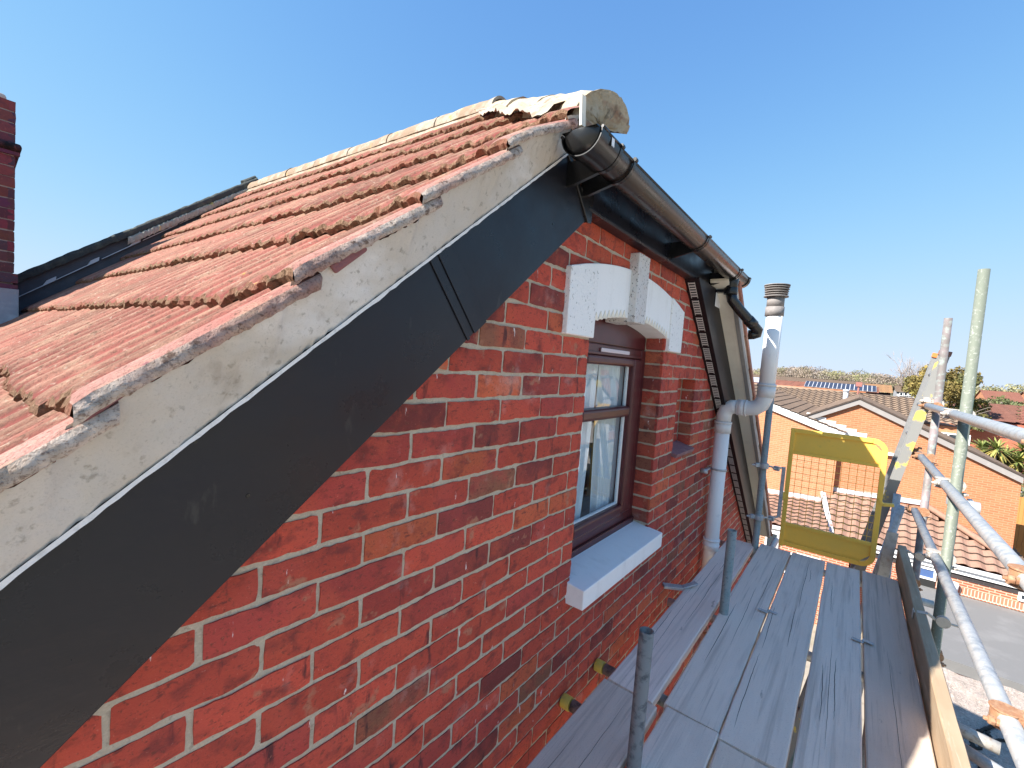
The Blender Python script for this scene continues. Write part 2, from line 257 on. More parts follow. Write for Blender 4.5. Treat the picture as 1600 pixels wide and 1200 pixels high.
# ------------------------------------------------------------------ coloured mesh builder
def build_cols(b, cols, name, mats, parent, attr, mi=None, smooth_fix=True):
    o = b.build(name, mats[0], parent, fix=smooth_fix)
    me = o.data
    for m in mats[1:]: me.materials.append(m)
    a = me.color_attributes.new(attr, 'FLOAT_COLOR', 'POINT')
    c = np.ones((len(b.v), 4), np.float32); c[:, :3] = np.asarray(cols, np.float32)[:, :3]; a.data.foreach_set('color', c.ravel())
    if mi is not None: me.polygons.foreach_set('material_index', mi)
    return o
def brick(b, cols, o, ud, nd, x0, x1, z0, z1, col, depth=.012, nx=8, nz=3, jit=.0012):
    """one brick face: o + x*ud + z*Z + y*nd (nd points out of the wall)"""
    o = np.array(o, float); ud = np.array(ud, float); nd = np.array(nd, float); zz = np.array((0, 0, 1.))
    xs = np.linspace(x0, x1, nx + 1); zs = np.linspace(z0, z1, nz + 1)
    X, Z = np.meshgrid(xs, zs, indexing='ij'); out = RS.uniform(.0, .003)
    J = RS.normal(0, jit, X.shape); K = RS.normal(0, jit, X.shape)
    lo = np.convolve(RS.normal(0, .0032, nx + 5), np.ones(5) / 5, 'valid')[:nx + 1]; hi = np.convolve(RS.normal(0, .0032, nx + 5), np.ones(5) / 5, 'valid')[:nx + 1]
    Z = Z + K * .6; Z[:, 0] += lo; Z[:, -1] += hi; X = X + J * .6
    Y = np.full(X.shape, out) + RS.normal(0, .0004, X.shape); tilt = RS.normal(0, .0012); Y += tilt * (X - (x0 + x1) / 2)
    Y[0, :] -= .0022; Y[-1, :] -= .0022; Y[:, 0] -= .0022; Y[:, -1] -= .0022
    P = o + X[..., None] * ud + Z[..., None] * zz + Y[..., None] * nd
    base = len(b.v); b.grid(P, True)
    n1, n2 = nx + 1, nz + 1
    ring = [i * n2 for i in range(n1)] + [(n1 - 1) * n2 + j for j in range(1, n2)] + [i * n2 + n2 - 1 for i in range(n1 - 2, -1, -1)] + [j for j in range(n2 - 2, 0, -1)]
    F = P.reshape(-1, 3)
    back = [F[r] - nd * (depth + out) for r in ring]
    vs_ = [F[r] for r in ring] + back; m = len(ring)
    b.add(vs_, [(i, (i + 1) % m, m + (i + 1) % m, m + i) for i in range(m)], False)
    cols += [col] * (len(b.v) - base)
def rnd_brick():
    r = RS.rand(); v = RS.uniform(.82, 1.18)
    if r < .62: c = (.50, .074, .044)
    elif r < .80: c = (.40, .058, .044)
    elif r < .88: c = (.54, .115, .050)
    elif r < .96: c = (.22, .042, .036)
    else: c = (.25, .095, .055)
    return tuple(k * v for k in c)
# ================================================================== THE HOUSE
H = thing('brick_house', (2, 2, -8.2), 'red brick house close by with clipped gable, ribbed pink tiles and black bargeboards', 'house')
P1 = lambda X: .83 * X - .2267
P2 = lambda X: 3.094 - .80 * X
LB = lambda X: .83 * X - .654
LT = lambda X: .83 * X - .356
RSo = lambda X: .53 - .80 * (X - 2.68)
WX0, WX1, NX0, NX1 = 1.585, 2.445, 2.75, 3.10
bedz = lambda k: .028 - .075 * k
def build_wall():
    b = B(); cols = []
    for k in range(-9, 42):
        z1 = bedz(k) - .0055; z0 = bedz(k + 1) + .0055; zc = (z0 + z1) / 2
        off = .266 if k % 2 else .1535
        js = off - .225 * 4 + .225 * np.arange(36) + RS.normal(0, .004, 36)
        holes = []
        if -.947 < zc < .30: holes.append((WX0, WX1))
        if bedz(7) < zc < bedz(1): holes.append((NX0, NX1))
        for a, c in zip(js[:-1], js[1:]):
            segs = [(a + .005, c - .005)]
            for h0, h1 in holes:
                ns = []
                for s0, s1 in segs:
                    if s1 <= h0 or s0 >= h1: ns.append((s0, s1)); continue
                    if s0 < h0: ns.append((s0, h0))
                    if s1 > h1: ns.append((h1, s1))
                segs = ns
            for s0, s1 in segs:
                if s1 - s0 < .022: continue
                xc = (s0 + s1) / 2
                if zc > LB(xc) + .09 and xc < 2.04: continue
                if zc > RSo(xc) + .07 and xc > 2.04: continue
                if zc > .62 or xc > 6.2: continue
                far = xc > 3.4 or zc < -1.6
                col = rnd_brick()
                if zc > .40 and xc > 1.4: col = (col[0] * 1.1, col[1] * 1.25, col[2] * 1.0)
                if RS.rand() < .12 and abs(xc - 2.5) < .12: col = (.22, .10, .06)
                brick(b, cols, (0, 0, 0), (1, 0, 0), (0, -1, 0), s0 + RS.normal(0, .0012), s1 + RS.normal(0, .0012), z0, z1, col, nx=3 if far else 14, nz=2 if far else 4)
        # reveals of the window and of the blind niche
        for hx, rng, dep in ((WX1, (-.9, .16), .105), (NX1, (bedz(7), bedz(1)), .085)):
            if rng[0] < zc < rng[1]:
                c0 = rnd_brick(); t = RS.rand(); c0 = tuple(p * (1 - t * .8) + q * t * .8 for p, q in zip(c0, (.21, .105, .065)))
                brick(b, cols, (hx, 0, 0), (0, 1, 0), (-1, 0, 0), .001, dep, z0, z1, c0, nx=5)
        for hx, rng, dep in ((WX0, (-.9, .16), .105), (NX0, (bedz(7), bedz(1)), .085)):
            if rng[0] < zc < rng[1]: brick(b, cols, (hx, 0, 0), (0, 1, 0), (1, 0, 0), .001, dep, z0, z1, rnd_brick(), nx=3)
    # blind back of the niche
    for k in range(1, 7): brick(b, cols, (0, .085, 0), (1, 0, 0), (0, -1, 0), NX0 + .01, NX1 - .012, bedz(k + 1) + .005, bedz(k) - .005, rnd_brick(), nx=4)
    nb = len(b.f)
    # mortar bed behind the bricks
    outer = [(-2.2, -3.2), (6.2, -3.2), (6.2, RSo(6.2) + .2), (2.45, .70), (1.55, .72), (-2.2, LB(-2.2) + .15)]
    def face(y, loops):
        tri = geometry.tessellate_polygon([[Vector((p[0], p[1], 0)) for p in lp] for lp in loops]); pts = [p for lp in loops for p in lp]
        b.add([(p[0], y, p[1]) for p in pts], [tuple(t) for t in tri])
    wh = [(WX0, -.947), (WX0, .30), (WX1, .30), (WX1, -.947)]; nh = [(NX0, bedz(7)), (NX0, bedz(1)), (NX1, bedz(1)), (NX1, bedz(7))]
    face(.0035, [outer, wh, nh])
    for (x, s, z0, z1, d) in ((WX1 + .0035, 1, -.96, .30, .12), (WX0 - .0035, 1, -.96, .30, .12), (NX1 + .0035, 1, bedz(7), bedz(1), .09), (NX0 - .0035, 1, bedz(7), bedz(1), .09)):
        b.add([(x, .0035, z0), (x, d, z0), (x, d, z1), (x, .0035, z1)], [(0, 1, 2, 3)])
    b.add([(NX0, .0885, bedz(7)), (NX1, .0885, bedz(7)), (NX1, .0885, bedz(1)), (NX0, .0885, bedz(1))], [(0, 1, 2, 3)])
    b.add([(NX0, .003, bedz(1)), (NX1, .003, bedz(1)), (NX1, .09, bedz(1)), (NX0, .09, bedz(1))], [(0, 1, 2, 3)])
    nm = len(b.f)
    # lower storey and side walls
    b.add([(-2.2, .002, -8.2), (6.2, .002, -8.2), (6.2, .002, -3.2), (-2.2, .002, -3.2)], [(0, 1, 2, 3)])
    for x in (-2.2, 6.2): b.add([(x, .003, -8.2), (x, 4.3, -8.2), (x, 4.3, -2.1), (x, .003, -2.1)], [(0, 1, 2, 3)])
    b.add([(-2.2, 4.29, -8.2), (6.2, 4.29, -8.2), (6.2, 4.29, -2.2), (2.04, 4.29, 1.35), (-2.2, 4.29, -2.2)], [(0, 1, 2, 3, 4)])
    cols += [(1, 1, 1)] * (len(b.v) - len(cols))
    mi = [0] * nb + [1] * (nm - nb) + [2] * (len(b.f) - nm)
    return build_cols(b, cols, 'wall', [M_brick, M_mortar, W_darkred], H, 'bcol', mi)
wall = build_wall()
# white runs and smears of old paint / mortar on the bricks are in the brick material
# ---- dark room behind the window
b = B(); b.add([(1.3, .6, -1.1), (2.7, .6, -1.1), (2.7, .6, .4), (1.3, .6, .4)], [(0, 1, 2, 3)])
for x in (1.3, 2.7): b.add([(x, .16, -1.1), (x, .6, -1.1), (x, .6, .4), (x, .16, .4)], [(0, 1, 2, 3)])
for z in (-1.1, .4): b.add([(1.3, .16, z), (2.7, .16, z), (2.7, .6, z), (1.3, .6, z)], [(0, 1, 2, 3)])
b.build('room_lining', mat('room_wall', (.30, .30, .32), .9), H)
# ---- roof tiles, left slope
def profile(y):
    t = (y + .03) % .10; r = .0095 * np.exp(-((t - .045) / .020) ** 4) + .0035 * np.exp(-((t - .083) / .006) ** 2)
    g = (y + .03) % .30; r = r - .008 * np.exp(-((g - .008) / .006) ** 2)
    return np.where(y < -.02, np.interp(y, [-.13, -.108, -.095, -.08, -.06], [-.020, -.013, -.006, -.002, 0.001]), r)
KF = lambda X: np.clip((1.42 - X) / .45, .12, 1)
def main_tiles():
    b = B(); cols = []; mi = []
    ys = np.concatenate([np.arange(-.108, 1.3, .005), np.arange(1.3, 4.26, .011)]); ny = len(ys); g = .2835
    pr = profile(ys)
    tid = np.floor((ys + .03) / .30).astype(int)
    for i in range(-7, 7):
        xt = .112 + g * i; ts = np.array([0, .06, .35, .7, 1.1])
        nt_ = tid.max() + 3; dz = RS.normal(0, .0022, nt_); dx = RS.normal(0, .005, nt_); dv = RS.uniform(.72, 1.25, nt_); sk = RS.normal(0, .010, nt_)
        ex = np.convolve(RS.normal(0, .0038, ny), [.15, .22, .26, .22, .15], 'same'); ez = np.convolve(RS.normal(0, .0014, ny), [.15, .22, .26, .22, .15], 'same')
        sh = (-.020 - .0215 * max(i, -1)) * np.clip(1 - (ys + .108) / .40, 0, 1) ** 1.5 if i >= -1 else 0 * ys
        G = np.zeros((len(ts), ny, 3)); C = np.zeros((len(ts), ny, 3)); 
        for a, t in enumerate(ts):
            X = xt + g * t + sh + (dx[tid] + ex * 1.3 if a < 2 else 0) * np.ones(ny)
            rough = ez * (1.6 if a == 0 else .5)
            rise = .035 * ys.clip(0) * np.clip((X - .3) / 1.7, 0, 1); kick = .066 * np.clip(1 - (ys + .108) / .45, 0, 1) ** 1.6 * KF(X)
            Z = P1(X) - .035 * t + pr + dz[tid] + rise + kick + rough + (-.004 if a == 0 else 0) + sk[tid] * (((ys + .03) % .3) / .3 - .5) * .3
            if i == 6: Z = Z - 0
            G[a, :, 0] = X; G[a, :, 1] = ys; G[a, :, 2] = Z
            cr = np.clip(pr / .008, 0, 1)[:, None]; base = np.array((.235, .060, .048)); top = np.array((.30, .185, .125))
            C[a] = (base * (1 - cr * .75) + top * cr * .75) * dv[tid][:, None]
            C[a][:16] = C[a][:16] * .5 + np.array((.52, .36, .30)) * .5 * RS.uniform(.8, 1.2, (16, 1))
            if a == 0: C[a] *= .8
        # mask at the hip
        mask = np.ones((len(ts) - 1, ny - 1), bool)
        xc = (G[1:, 1:, 0] + G[:-1, :-1, 0]) / 2; yc = (G[1:, 1:, 1] + G[:-1, :-1, 1]) / 2
        hy = -.12 + (xc - 1.31) * 1.458
        mask &= ~((yc < hy + .03) & (xc > 1.24)); mask &= xc < 2.05
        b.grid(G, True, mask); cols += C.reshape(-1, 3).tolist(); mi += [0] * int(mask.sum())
        # tails
        T = np.zeros((3, ny, 3)); T[0] = G[0]; T[1] = G[0]; T[2] = G[0]
        nzt = np.convolve(RS.normal(0, .006, ny), [.15, .22, .26, .22, .15], 'same'); T[1, :, 0] += -.004 + nzt; T[1, :, 2] -= .013; T[2, :, 0] += .008; T[2, :, 2] = T[0, :, 2] - .030 + .0066
        hy0 = -.12 + (xt - 1.31) * 1.458
        m2 = np.tile(((ys[1:] + ys[:-1]) / 2 > hy0 + .03) | (xt < 1.24), (2, 1))
        b.grid(T[::-1], False, m2); cols += [(.5, .3, .2)] * (3 * ny); mi += [1] * int(m2.sum())
        # exposed edge along the verge, rounded over and rough
        if xt < 1.1:
            V = np.zeros((4, len(ts), 3)); m_ = 40; tt = np.linspace(0, 1.1, m_); V = np.zeros((4, m_, 3))
            for j, t in enumerate(tt):
                p = np.array([np.interp(t, ts, G[:, 0, q]) for q in range(3)])
                for r_, (dy, dz_) in enumerate(((0, 0), (-.006, -.009), (-.009, -.018), (-.004, -.027))): V[r_, j] = p + (0, dy + RS.normal(0, .0016) * (r_ > 0), dz_ + RS.normal(0, .0014) * (r_ > 0))
            b.grid(V, True); cols += [tuple(q * f_ for q in (.56, .46, .38)) for f_ in RS.uniform(.8, 1.25, 4 * m_)]; mi += [0] * (3 * (m_ - 1))
    return build_cols(b, cols, 'roof', [M_tile, M_tail], H, 'tcol', mi, smooth_fix=False)
roof = main_tiles()
# ---- right slope and the clipped hip face (seen only as edges)
def simple_tiles(name, p0, ud, vd, W, L, gauge, wave, amp, thick, mats, parent, du=None, cut=None, step_in=0, label=None):
    """rows of overlapping wavy tiles. p0 = lower left corner, ud along the eaves, vd up the slope"""
    p0 = np.array(p0, float); ud = np.array(ud, float); ud /= np.linalg.norm(ud); vd = np.array(vd, float); vd /= np.linalg.norm(vd)
    n = np.cross(ud, vd); n = n if n[2] > 0 else -n
    du = du or wave / 6; nu = max(2, int(W / du) + 1); us = np.linspace(0, W, nu); pr = amp * np.sin(us * 2 * PI / wave)
    b = B(); rows = int(math.ceil(L / gauge - 1e-6)); G = np.zeros((2 * rows, nu, 3)); keep = np.ones((2 * rows - 1, nu - 1), bool)
    for i in range(rows):
        v0 = i * gauge; v1 = min(L, v0 + gauge); dzr = RS.normal(0, .002, nu); dv_r = RS.normal(0, .004, nu)
        for a, (v, h) in enumerate(((v0, thick), (v1, 0.))): G[2 * i + a] = p0 + us[:, None] * ud + (v + (dv_r[:, None] * (1 - a))) * vd + (h + pr + dzr)[:, None] * n
        for j in range(nu - 1):
            if cut is not None: keep[2 * i, j] = cut((us[j] + us[j + 1]) / 2, (v0 + v1) / 2)
        if i: keep[2 * i - 1] = keep[2 * i]
    b.grid(G, False, keep); mi = [r % 2 for r in range(2 * rows - 1) for j in range(nu - 1) if keep[r, j]]
    o = b.build(name, mats[0], parent, label=label, fix=False); o.data.materials.append(mats[1]); o.data.polygons.foreach_set('material_index', mi)
    return o
M_tileplain = mat('concrete_tile_plain', (.42, .16, .11), .93, layers=[(12, .6, (.52, .36, .26), .45, .7), (90, .5, (.16, .08, .06), .58, .7)], bump=[(120, .6, .004)])
sl2 = math.hypot(1, .80)
simple_tiles('rear_roof', (6.3, -.20, P2(6.3) - .03), (0, 1, 0), (-1, 0, .80), 4.45, (6.3 - 2.05) * sl2, .36, .15, .012, .03, [M_tileplain, M_tail], H, cut=lambda u, v: not (6.3 - v / sl2 < 3.12 and (u - .2) < -.12 + (3.12 - (6.3 - v / sl2)) * .98 + .04))
hipn = math.hypot(1.05, .70)
simple_tiles('hip_roof', (1.25, -.150, .690), (1, 0, 0), (0, 1.05, .70), 1.85, hipn + .02, .36, .15, .003, .02, [M_tileplain, M_tail], H,
    cut=lambda u, v: (1.34 + (v / hipn) * .70) < 1.25 + u < (3.08 - (v / hipn) * 1.04))
# ---- half-round ridge and hip tiles
def half_round(name, p0, p1, r, m, endcap=None, r1=None, thick=.014, n=16, arc=PI):
    p0 = Vector(p0); p1 = Vector(p1); d = (p1 - p0).normalized(); sd = d.cross(Vector((0, 0, 1))).normalized(); up = sd.cross(d).normalized(); r1 = r1 or r
    b = B(); L = 9; G = np.zeros((L, n + 1, 3)); G2 = G.copy()
    for i in range(L):
        t = i / (L - 1); c = p0.lerp(p1, t); rr = r + (r1 - r) * t + random.gauss(0, .0016)
        for k in range(n + 1):
            a = PI / 2 - arc / 2 + arc * k / n; q = rr + random.gauss(0, .0012)
            G[i, k] = c + sd * math.cos(a) * q + up * math.sin(a) * q; G2[i, k] = c + sd * math.cos(a) * (q - thick) + up * math.sin(a) * (q - thick)
    b.grid(G); b.grid(G2[::-1])
    for i in (0, L - 1): b.grid(np.stack([G[i], G2[i]]), False)
    for k in (0, n): b.grid(np.stack([G[:, k], G2[:, k]]), False)
    return b.build(name, m, H)
zr = lambda y: 1.392 + .035 * max(0, y)
yj = [.93, 1.42, 1.92, 2.42, 2.92, 3.42, 3.92, 4.32]
for a, c in zip(yj[:-1], yj[1:]): half_round('ridge_tile', (2.03, a + .004, zr(a)), (2.03, c - .004, zr(c)), .098 + random.uniform(-.002, .003), M_ridge, thick=.016)
b = B()
for s in (-1, 1):
    n = 80; G = np.zeros((3, n, 3))
    for i, y in enumerate(np.linspace(.8, 4.3, n)):
        for k, (dx, dzz) in enumerate(((.085, .02), (.105, -.015), (.135, -.045))): G[k, i] = (2.03 + s * dx, y, zr(y) + dzz - .012 + random.gauss(0, .002))
    b.grid(G)
b.build('ridge_mortar', M_ridge, H)
h0 = Vector((1.305, -.125, .765)); h1 = Vector((2.03, .95, 1.40)); hd = (h1 - h0)
for t0, t1, r0, r1 in ((0, .345, .103, .096), (.33, .68, .100, .095), (.665, 1.02, .103, .094)):
    half_round('hip_tile', h0 + hd * t0, h0 + hd * t1, r0, M_hip, r1=r1, thick=.018, n=22)
g0 = Vector((3.06, -.09, .60)); gd = Vector((2.03, .95, 1.40)) - g0
for t0, t1 in ((0, .34), (.33, .67), (.66, 1.0)): half_round('hip_tile', g0 + gd * t0, g0 + gd * t1, .10, M_hip, r1=.095, thick=.018)
# cement filling the open end of the hip tile and bedding it on the slope
def lump(name, fn, nu, nv, m, parent, amp=.003):
    G = np.array([[fn(i / (nu - 1), j / (nv - 1)) for j in range(nv)] for i in range(nu)], float)
    G += RS.normal(0, amp * .5, G.shape); b = B(); b.grid(G); return b.build(name, m, parent)
hdn = hd.normalized(); hs = hdn.cross(Vector((0, 0, 1))).normalized(); hu = hs.cross(hdn)
lump('hip_end_cement', lambda u, v: tuple(h0 + hdn * (-.003 - .008 * (1 - u)) + (hs * math.cos(PI * v) + hu * math.sin(PI * v)) * (.099 * u) + Vector((0, 0, -.004 * (1 - u)))), 9, 30, M_hip, H, .0045)
b = B(); G = np.zeros((5, 40, 3))
for i in range(40):
    t = i / 39; c = h0 + hd * (t * .90 + .08)
    # bedding that runs from the hip tile down on to the left slope
    for k in range(5):
        q = k / 4; X = c.x - .075 - .075 * q; Y = c.y + .04 + .045 * q; zt_ = c.z + .055 * (1 - q) + 0; zb = P1(X) + .035 * max(Y, 0) + .022 + .008
        G[k, i] = (X, Y, zt_ * (1 - q) + zb * q + random.gauss(0, .006) + .010 * math.sin(t * 17 + k))
b.grid(G); b.build('hip_mortar', M_hip, H)
# end plug of mortar below the hip tile, closing the eaves corner
b = B(); b.prism([(1.20, .715), (1.395, .70), (1.405, .765), (1.22, .765)], -.118, .02); b.build('eaves_corner_cement', mat('rough_brown_cement', (.25, .16, .11), .95, layers=[(40, .7, (.45, .38, .26), .5, .65)], bump=[(60, .8, .008)]), H, bevel=.01)
b = B(); b.obox((1.150, -.152, .735), ((1, 0, .12), (0, 1, 0), (-.12, 0, 1)), (.012, .004, .042)); b.build('plastic_spacer', M_cream, H, bevel=.001)
# ---- left verge: bargeboard, undercloak, mortar
def poly_strip(x0, x1, f0, f1): return [(x0, f0(x0)), (x1, f0(x1)), (x1, f1(x1)), (x0, f1(x0))]
b = B(); b.prism([(-2.2, LB(-2.2)), (.842, LB(.842)), (.69, LT(.69)), (-2.2, LT(-2.2))], -.050, -.032)
b.prism([(.8425, LB(.8425)), (1.394, LB(1.394)), (1.240, LT(1.240)), (.6905, LT(.6905))], -.050, -.032)
bg_ = b.build('bargeboard', M_black, H, bevel=.0015)
b = B(); b.prism([(.862, LB(.862) - .002), (.905, LB(.905) - .002), (.757, LT(.757) + .001), (.714, LT(.714) + .001)], -.0535, -.0505)
b.prism([(.838, LB(.838) - .003), (.846, LB(.846) - .003), (.698, LT(.698) + .001), (.690, LT(.690) + .001)], -.0540, -.0505); b.build('joint_cover', M_black, bg_, bevel=.001)
for (px, py) in ((305, 690), (388, 775), (865, 350)):
    p = at(px, py, Y=-.052); B().tube((p[0], -.0515, p[2]), (p[0], -.0495, p[2]), .0035, n=8).build('screw_head', M_black2, bg_)
b = B(); b.prism(poly_strip(-2.2, 1.39, LB, lambda X: LB(X) + .012), -.0325, 0.002); b.build('soffit_strip', M_black, H)
b = B(); b.prism([(1.232, .676), (1.247, .688), (1.412, .512), (1.397, .497)], -.058, -.028); b.prism([(1.34, .60), (1.43, .60), (1.425, .50), (1.398, .497)], -.0565, -.0505)
b.build('bargeboard_end_cap', M_black2, H, bevel=.002)
n = 260; G = np.zeros((3, n, 3)); 
for i, X in enumerate(np.linspace(-2.2, 1.262, n)):
    w_ = random.gauss(0, .0010); G[0, i] = (X, -.050, LT(X) - .0025 + w_); G[1, i] = (X, -.066, LT(X) - .002 + w_); G[2, i] = (X, -.066, LT(X) + .0065)
b = B(); b.grid(G, False); b.build('undercloak', M_uc, H)
n = 420; K = 9; G = np.zeros((K, n, 3)); xs = np.linspace(-2.2, 1.27, n)
wob = np.convolve(RS.normal(0, 1, n + 24), np.ones(25) / 25, 'valid') * .012
for i, X in enumerate(xs):
    rt = ((X - .092) / (.262 if X > .09 else .2835)) % 1.0
    top = P1(X) - .038 * rt + .060 * float(KF(X)) - .030 + wob[i] * .6 + RS.normal(0, .0012)
    if X > 1.12: top = min(top, .765 + (X - 1.12) * .10)
    for k in range(K):
        q = k / (K - 1); y = -.061 - .040 * q ** .8 + .006 * math.sin(q * PI) + wob[i] * .35
        G[k, i] = (X, y + RS.normal(0, .0014), LT(X) + .006 + (top - LT(X) - .006) * q + RS.normal(0, .0006))
b = B(); b.grid(G); b.build('verge_mortar', M_verge, H)
# bits of broken tile bedded under the lower verge tiles
for (px, py, l) in ((185, 610, .10), (545, 402, .085)):
    p = at(px, py, Y=-.104); B().obox(p, ((1, 0, .90), (0, 1, 0), (-.90, 0, 1)), (l / 2, .005, .010)).build('bedded_tile_slip', mat('purple_tile_slip', (.26, .10, .10), .9, layers=[(30, .5, (.40, .24, .22), .5, .7)], bump=[(60, .8, .01)]) if px < 300 else bpy.data.materials['purple_tile_slip'], H, bevel=.005)
# ---- fascia, gutter, brackets
b = B(); b.box(1.385, 3.16, -.050, -.032, .545, .715); fas = b.build('fascia', M_black, H, bevel=.002)
b = B(); b.box(1.40, 3.16, -.058, -.0505, .545, .556); b.box(1.40, 3.16, -.058, -.002, .540, .5447); b.build('fascia_lip', M_black, fas, bevel=.002)
GY, GR = -.172, .056; GX0, GX1 = 1.17, 3.27
gz = lambda X: .658 - .007 * (X - 1.17)
def half_pipe(x0, x1, r, th=.003, n=18, ends=False, rollr=.0045):
    b = B(); L = 2; G = np.zeros((L, n + 1, 3)); G2 = G.copy()
    for i, X in enumerate((x0, x1)):
        for k in range(n + 1):
            a = PI + PI * k / n
            G[i, k] = (X, GY + math.cos(a) * r, gz(X) + math.sin(a) * r); G2[i, k] = (X, GY + math.cos(a) * (r - th), gz(X) + math.sin(a) * (r - th))
    b.grid(G); b.grid(G2[::-1])
    for i in (0, 1): b.grid(np.stack([G[i], G2[i]]), False)
    for s in (-1, 1): b.tube((x0, GY + s * (r - .001), gz(x0)), (x1, GY + s * (r - .001), gz(x1)), rollr, n=8)
    if ends: b.add([tuple(p) for p in G[0 if ends < 0 else 1]], [tuple(range(n + 1))])
    return b
gut = half_pipe(GX0, GX1, GR).build('gutter', M_gutter, H)
half_pipe(GX0 - .03, GX0 + .085, GR + .007, .004).build('stop_end', M_black2, gut)
b = B(); G = np.zeros((7, 19, 3))
for i in range(7):
    a_ = PI / 2 * i / 6
    for k in range(19): q = PI + PI * k / 18; r_ = (GR + .007) * math.cos(a_) + .001; G[i, k] = (GX0 - .03 - .040 * math.sin(a_), GY + math.cos(q) * r_, gz(GX0) + .001 + math.sin(q) * r_)
b.grid(G); b.prism([(GX0 - .068, gz(GX0) + .0), (GX0 + .02, gz(GX0)), (GX0 + .02, gz(GX0) + .004), (GX0 - .06, gz(GX0) + .004)], GY - GR, GY + GR); b.build('stop_end_dome', M_black2, gut)
b = B(); b.obox((GX0 + .022, GY - GR - .0085, gz(GX0) - .014), ((1, 0, 0), (0, 1, 0), (0, 0, 1)), (.008, .0006, .012)); b.build('sticker', M_wht0, gut)
b = half_pipe(GX0 - .05, GX0 - .012, GR + .011); b.build('stop_end_band', M_black2, gut)
for X in (GX0 + .085, GX0 + .185, 2.26, 3.01):
    b = half_pipe(X - .008, X + .008, GR + .009, .004, rollr=.007)
    b.prism([(-.048, gz(X) - .01), (-.048, gz(X) - .085), (-.075, gz(X) - .085), (GY, gz(X) - GR - .006), (GY + .03, gz(X) - GR + .01), (-.10, gz(X) - .01)], X - .007, X + .007, 'X')
    b.build('gutter_bracket', M_black2, gut)
half_pipe(3.26, 3.30, GR + .006, ends=1).build('gutter_end_cap', M_black2, gut)
b = B(); b.tube((3.055, GY, .60), (3.055, GY, .545), .042, .036); b.tube((3.055, GY, .545), (3.055, GY, .505), .040); b.bar((3.05, -.17, .525), (3.05, -.09, .525), .05, .018); out = b.build('gutter_outlet', M_black2, H, bevel=.001)
b = B(); dpl = [(3.055, GY, .525), (3.06, GY - .012, .47), (3.08, GY - .03, .445), (3.11, GY - .05, .415), (3.19, GY - .115, .335), (3.235, GY - .145, .297), (3.245, GY - .140, .278), (3.243, GY - .12, .272), (3.24, GY - .09, .27)]
b.path(dpl, .031, n=18); b.path([(3.165, GY - .094, .360), (3.20, GY - .122, .327)], .034); b.build('downpipe', M_gutter, out)
b = B(); b.box(3.035, 3.16, -.094, -.090, .43, .575); b.build('backing_plate', M_white, H, bevel=.002)
# ---- right verge
b = B(); b.prism(poly_strip(2.665, 6.1, RSo, lambda X: min(.544, RSo(X) + .014)), -.070, .003); sof = b.build('vented_soffit', M_soffit, H)
dv_ = Vector((1, 0, -.8)).normalized(); nn = Vector((-.8, 0, -1)).normalized(); s_ = 0.02
while s_ < 3.9:
    b = B()
    for sy in (-.018, .018): b.obox(Vector((2.68, -.036 + sy, .53)) + dv_ * (s_ + .055) + nn * .0006, (dv_, (0, 1, 0), nn), (.062, .0015, .0012))
    for _ in range(6):
        c = Vector((2.68, -.036, .53)) + dv_ * s_ + nn * .0015; b.obox(c, (dv_, (0, 1, 0), nn), (.0042, .0178, .0016)); s_ += .0200
    s_ += .022; b.build('vent_grille', M_vent, sof)
b = B(); b.prism([(2.668, .535), (6.1, RSo(6.1) - .004), (6.1, RSo(6.1) + .298), (3.035, .5435), (2.668, .5435)], -.086, -.0705); b.build('bargeboard', M_soffit, H, bevel=.0015)
b = B(); b.prism(poly_strip(2.99, 6.1, lambda X: RSo(X) + .2985, lambda X: RSo(X) + .312), -.168, -.06); b.build('undercloak', M_cream, H)
b = B(); b.prism(poly_strip(3.06, 6.1, lambda X: RSo(X) + .292, lambda X: RSo(X) + .345), -.196, -.1685); b.build('verge_trim', mat('grey_verge_trim', (.33, .31, .29), .7, layers=[(20, .4, (.45, .42, .38), .5, .7)]), H, bevel=.003)
B().prism(poly_strip(3.14, 6.1, lambda X: P2(X) - .01, lambda X: P2(X) + .042), -.205, -.10).build('verge_tiles', M_tileplain, H, bevel=.006)
b = B(); b.prism(poly_strip(3.14, 6.1, lambda X: RSo(X) + .345, lambda X: P2(X) - .01), -.190, -.13); b.build('verge_mortar', M_verge, H)
# ---- white arched lintel
zt = lambda X: .44 - .225 * (X - 2.015) ** 2
zi = lambda X: .225 - .28 * (X - 2.015) ** 2
def arch(x0, x1, y0, y1):
    xs = np.linspace(x0, x1, 14); return B().prism([(x, zi(x)) for x in xs] + [(x, zt(x)) for x in xs[::-1]], y0, y1)
b = arch(1.572, 1.908, -.012, .112); b.f += arch(0, 0, 0, 0).f[:0]
x2 = arch(2.020, 2.468, -.012, .112); b.add(x2.v, x2.f); x3 = arch(1.908, 2.020, .0, .112); b.add(x3.v, x3.f)
lin = b.build('arched_lintel', M_white, H, bevel=.003)
for s in (-1, 1):
    X0, X1 = (1.372, 1.580) if s < 0 else (2.460, 2.668)
    B().prism([(X0, .105), (X1, .105), (X1, zt(X1)), ((X0 + X1) / 2, zt((X0 + X1) / 2)), (X0, zt(X0))], -.022, .10).build('lintel_block', M_whitepit, lin, bevel=.004)
B().prism([(1.903, .203), (2.024, .203), (2.027, .512), (1.900, .512)], -.046, .10).build('keystone', M_stone, lin, bevel=.005, label='keystone with rough pitted face and brown weathering')
for xr in (np.arange(1.60, 1.88, .037), np.arange(2.05, 2.45, .037)):
    b = B()
    for x in xr: z = zi(x); b.prism([(x - .0185, z + .001), (x + .0185, z + .001), (x, z + .034)], -.0150, -.0125)
    b.build('carved_teeth', M_cream, lin)
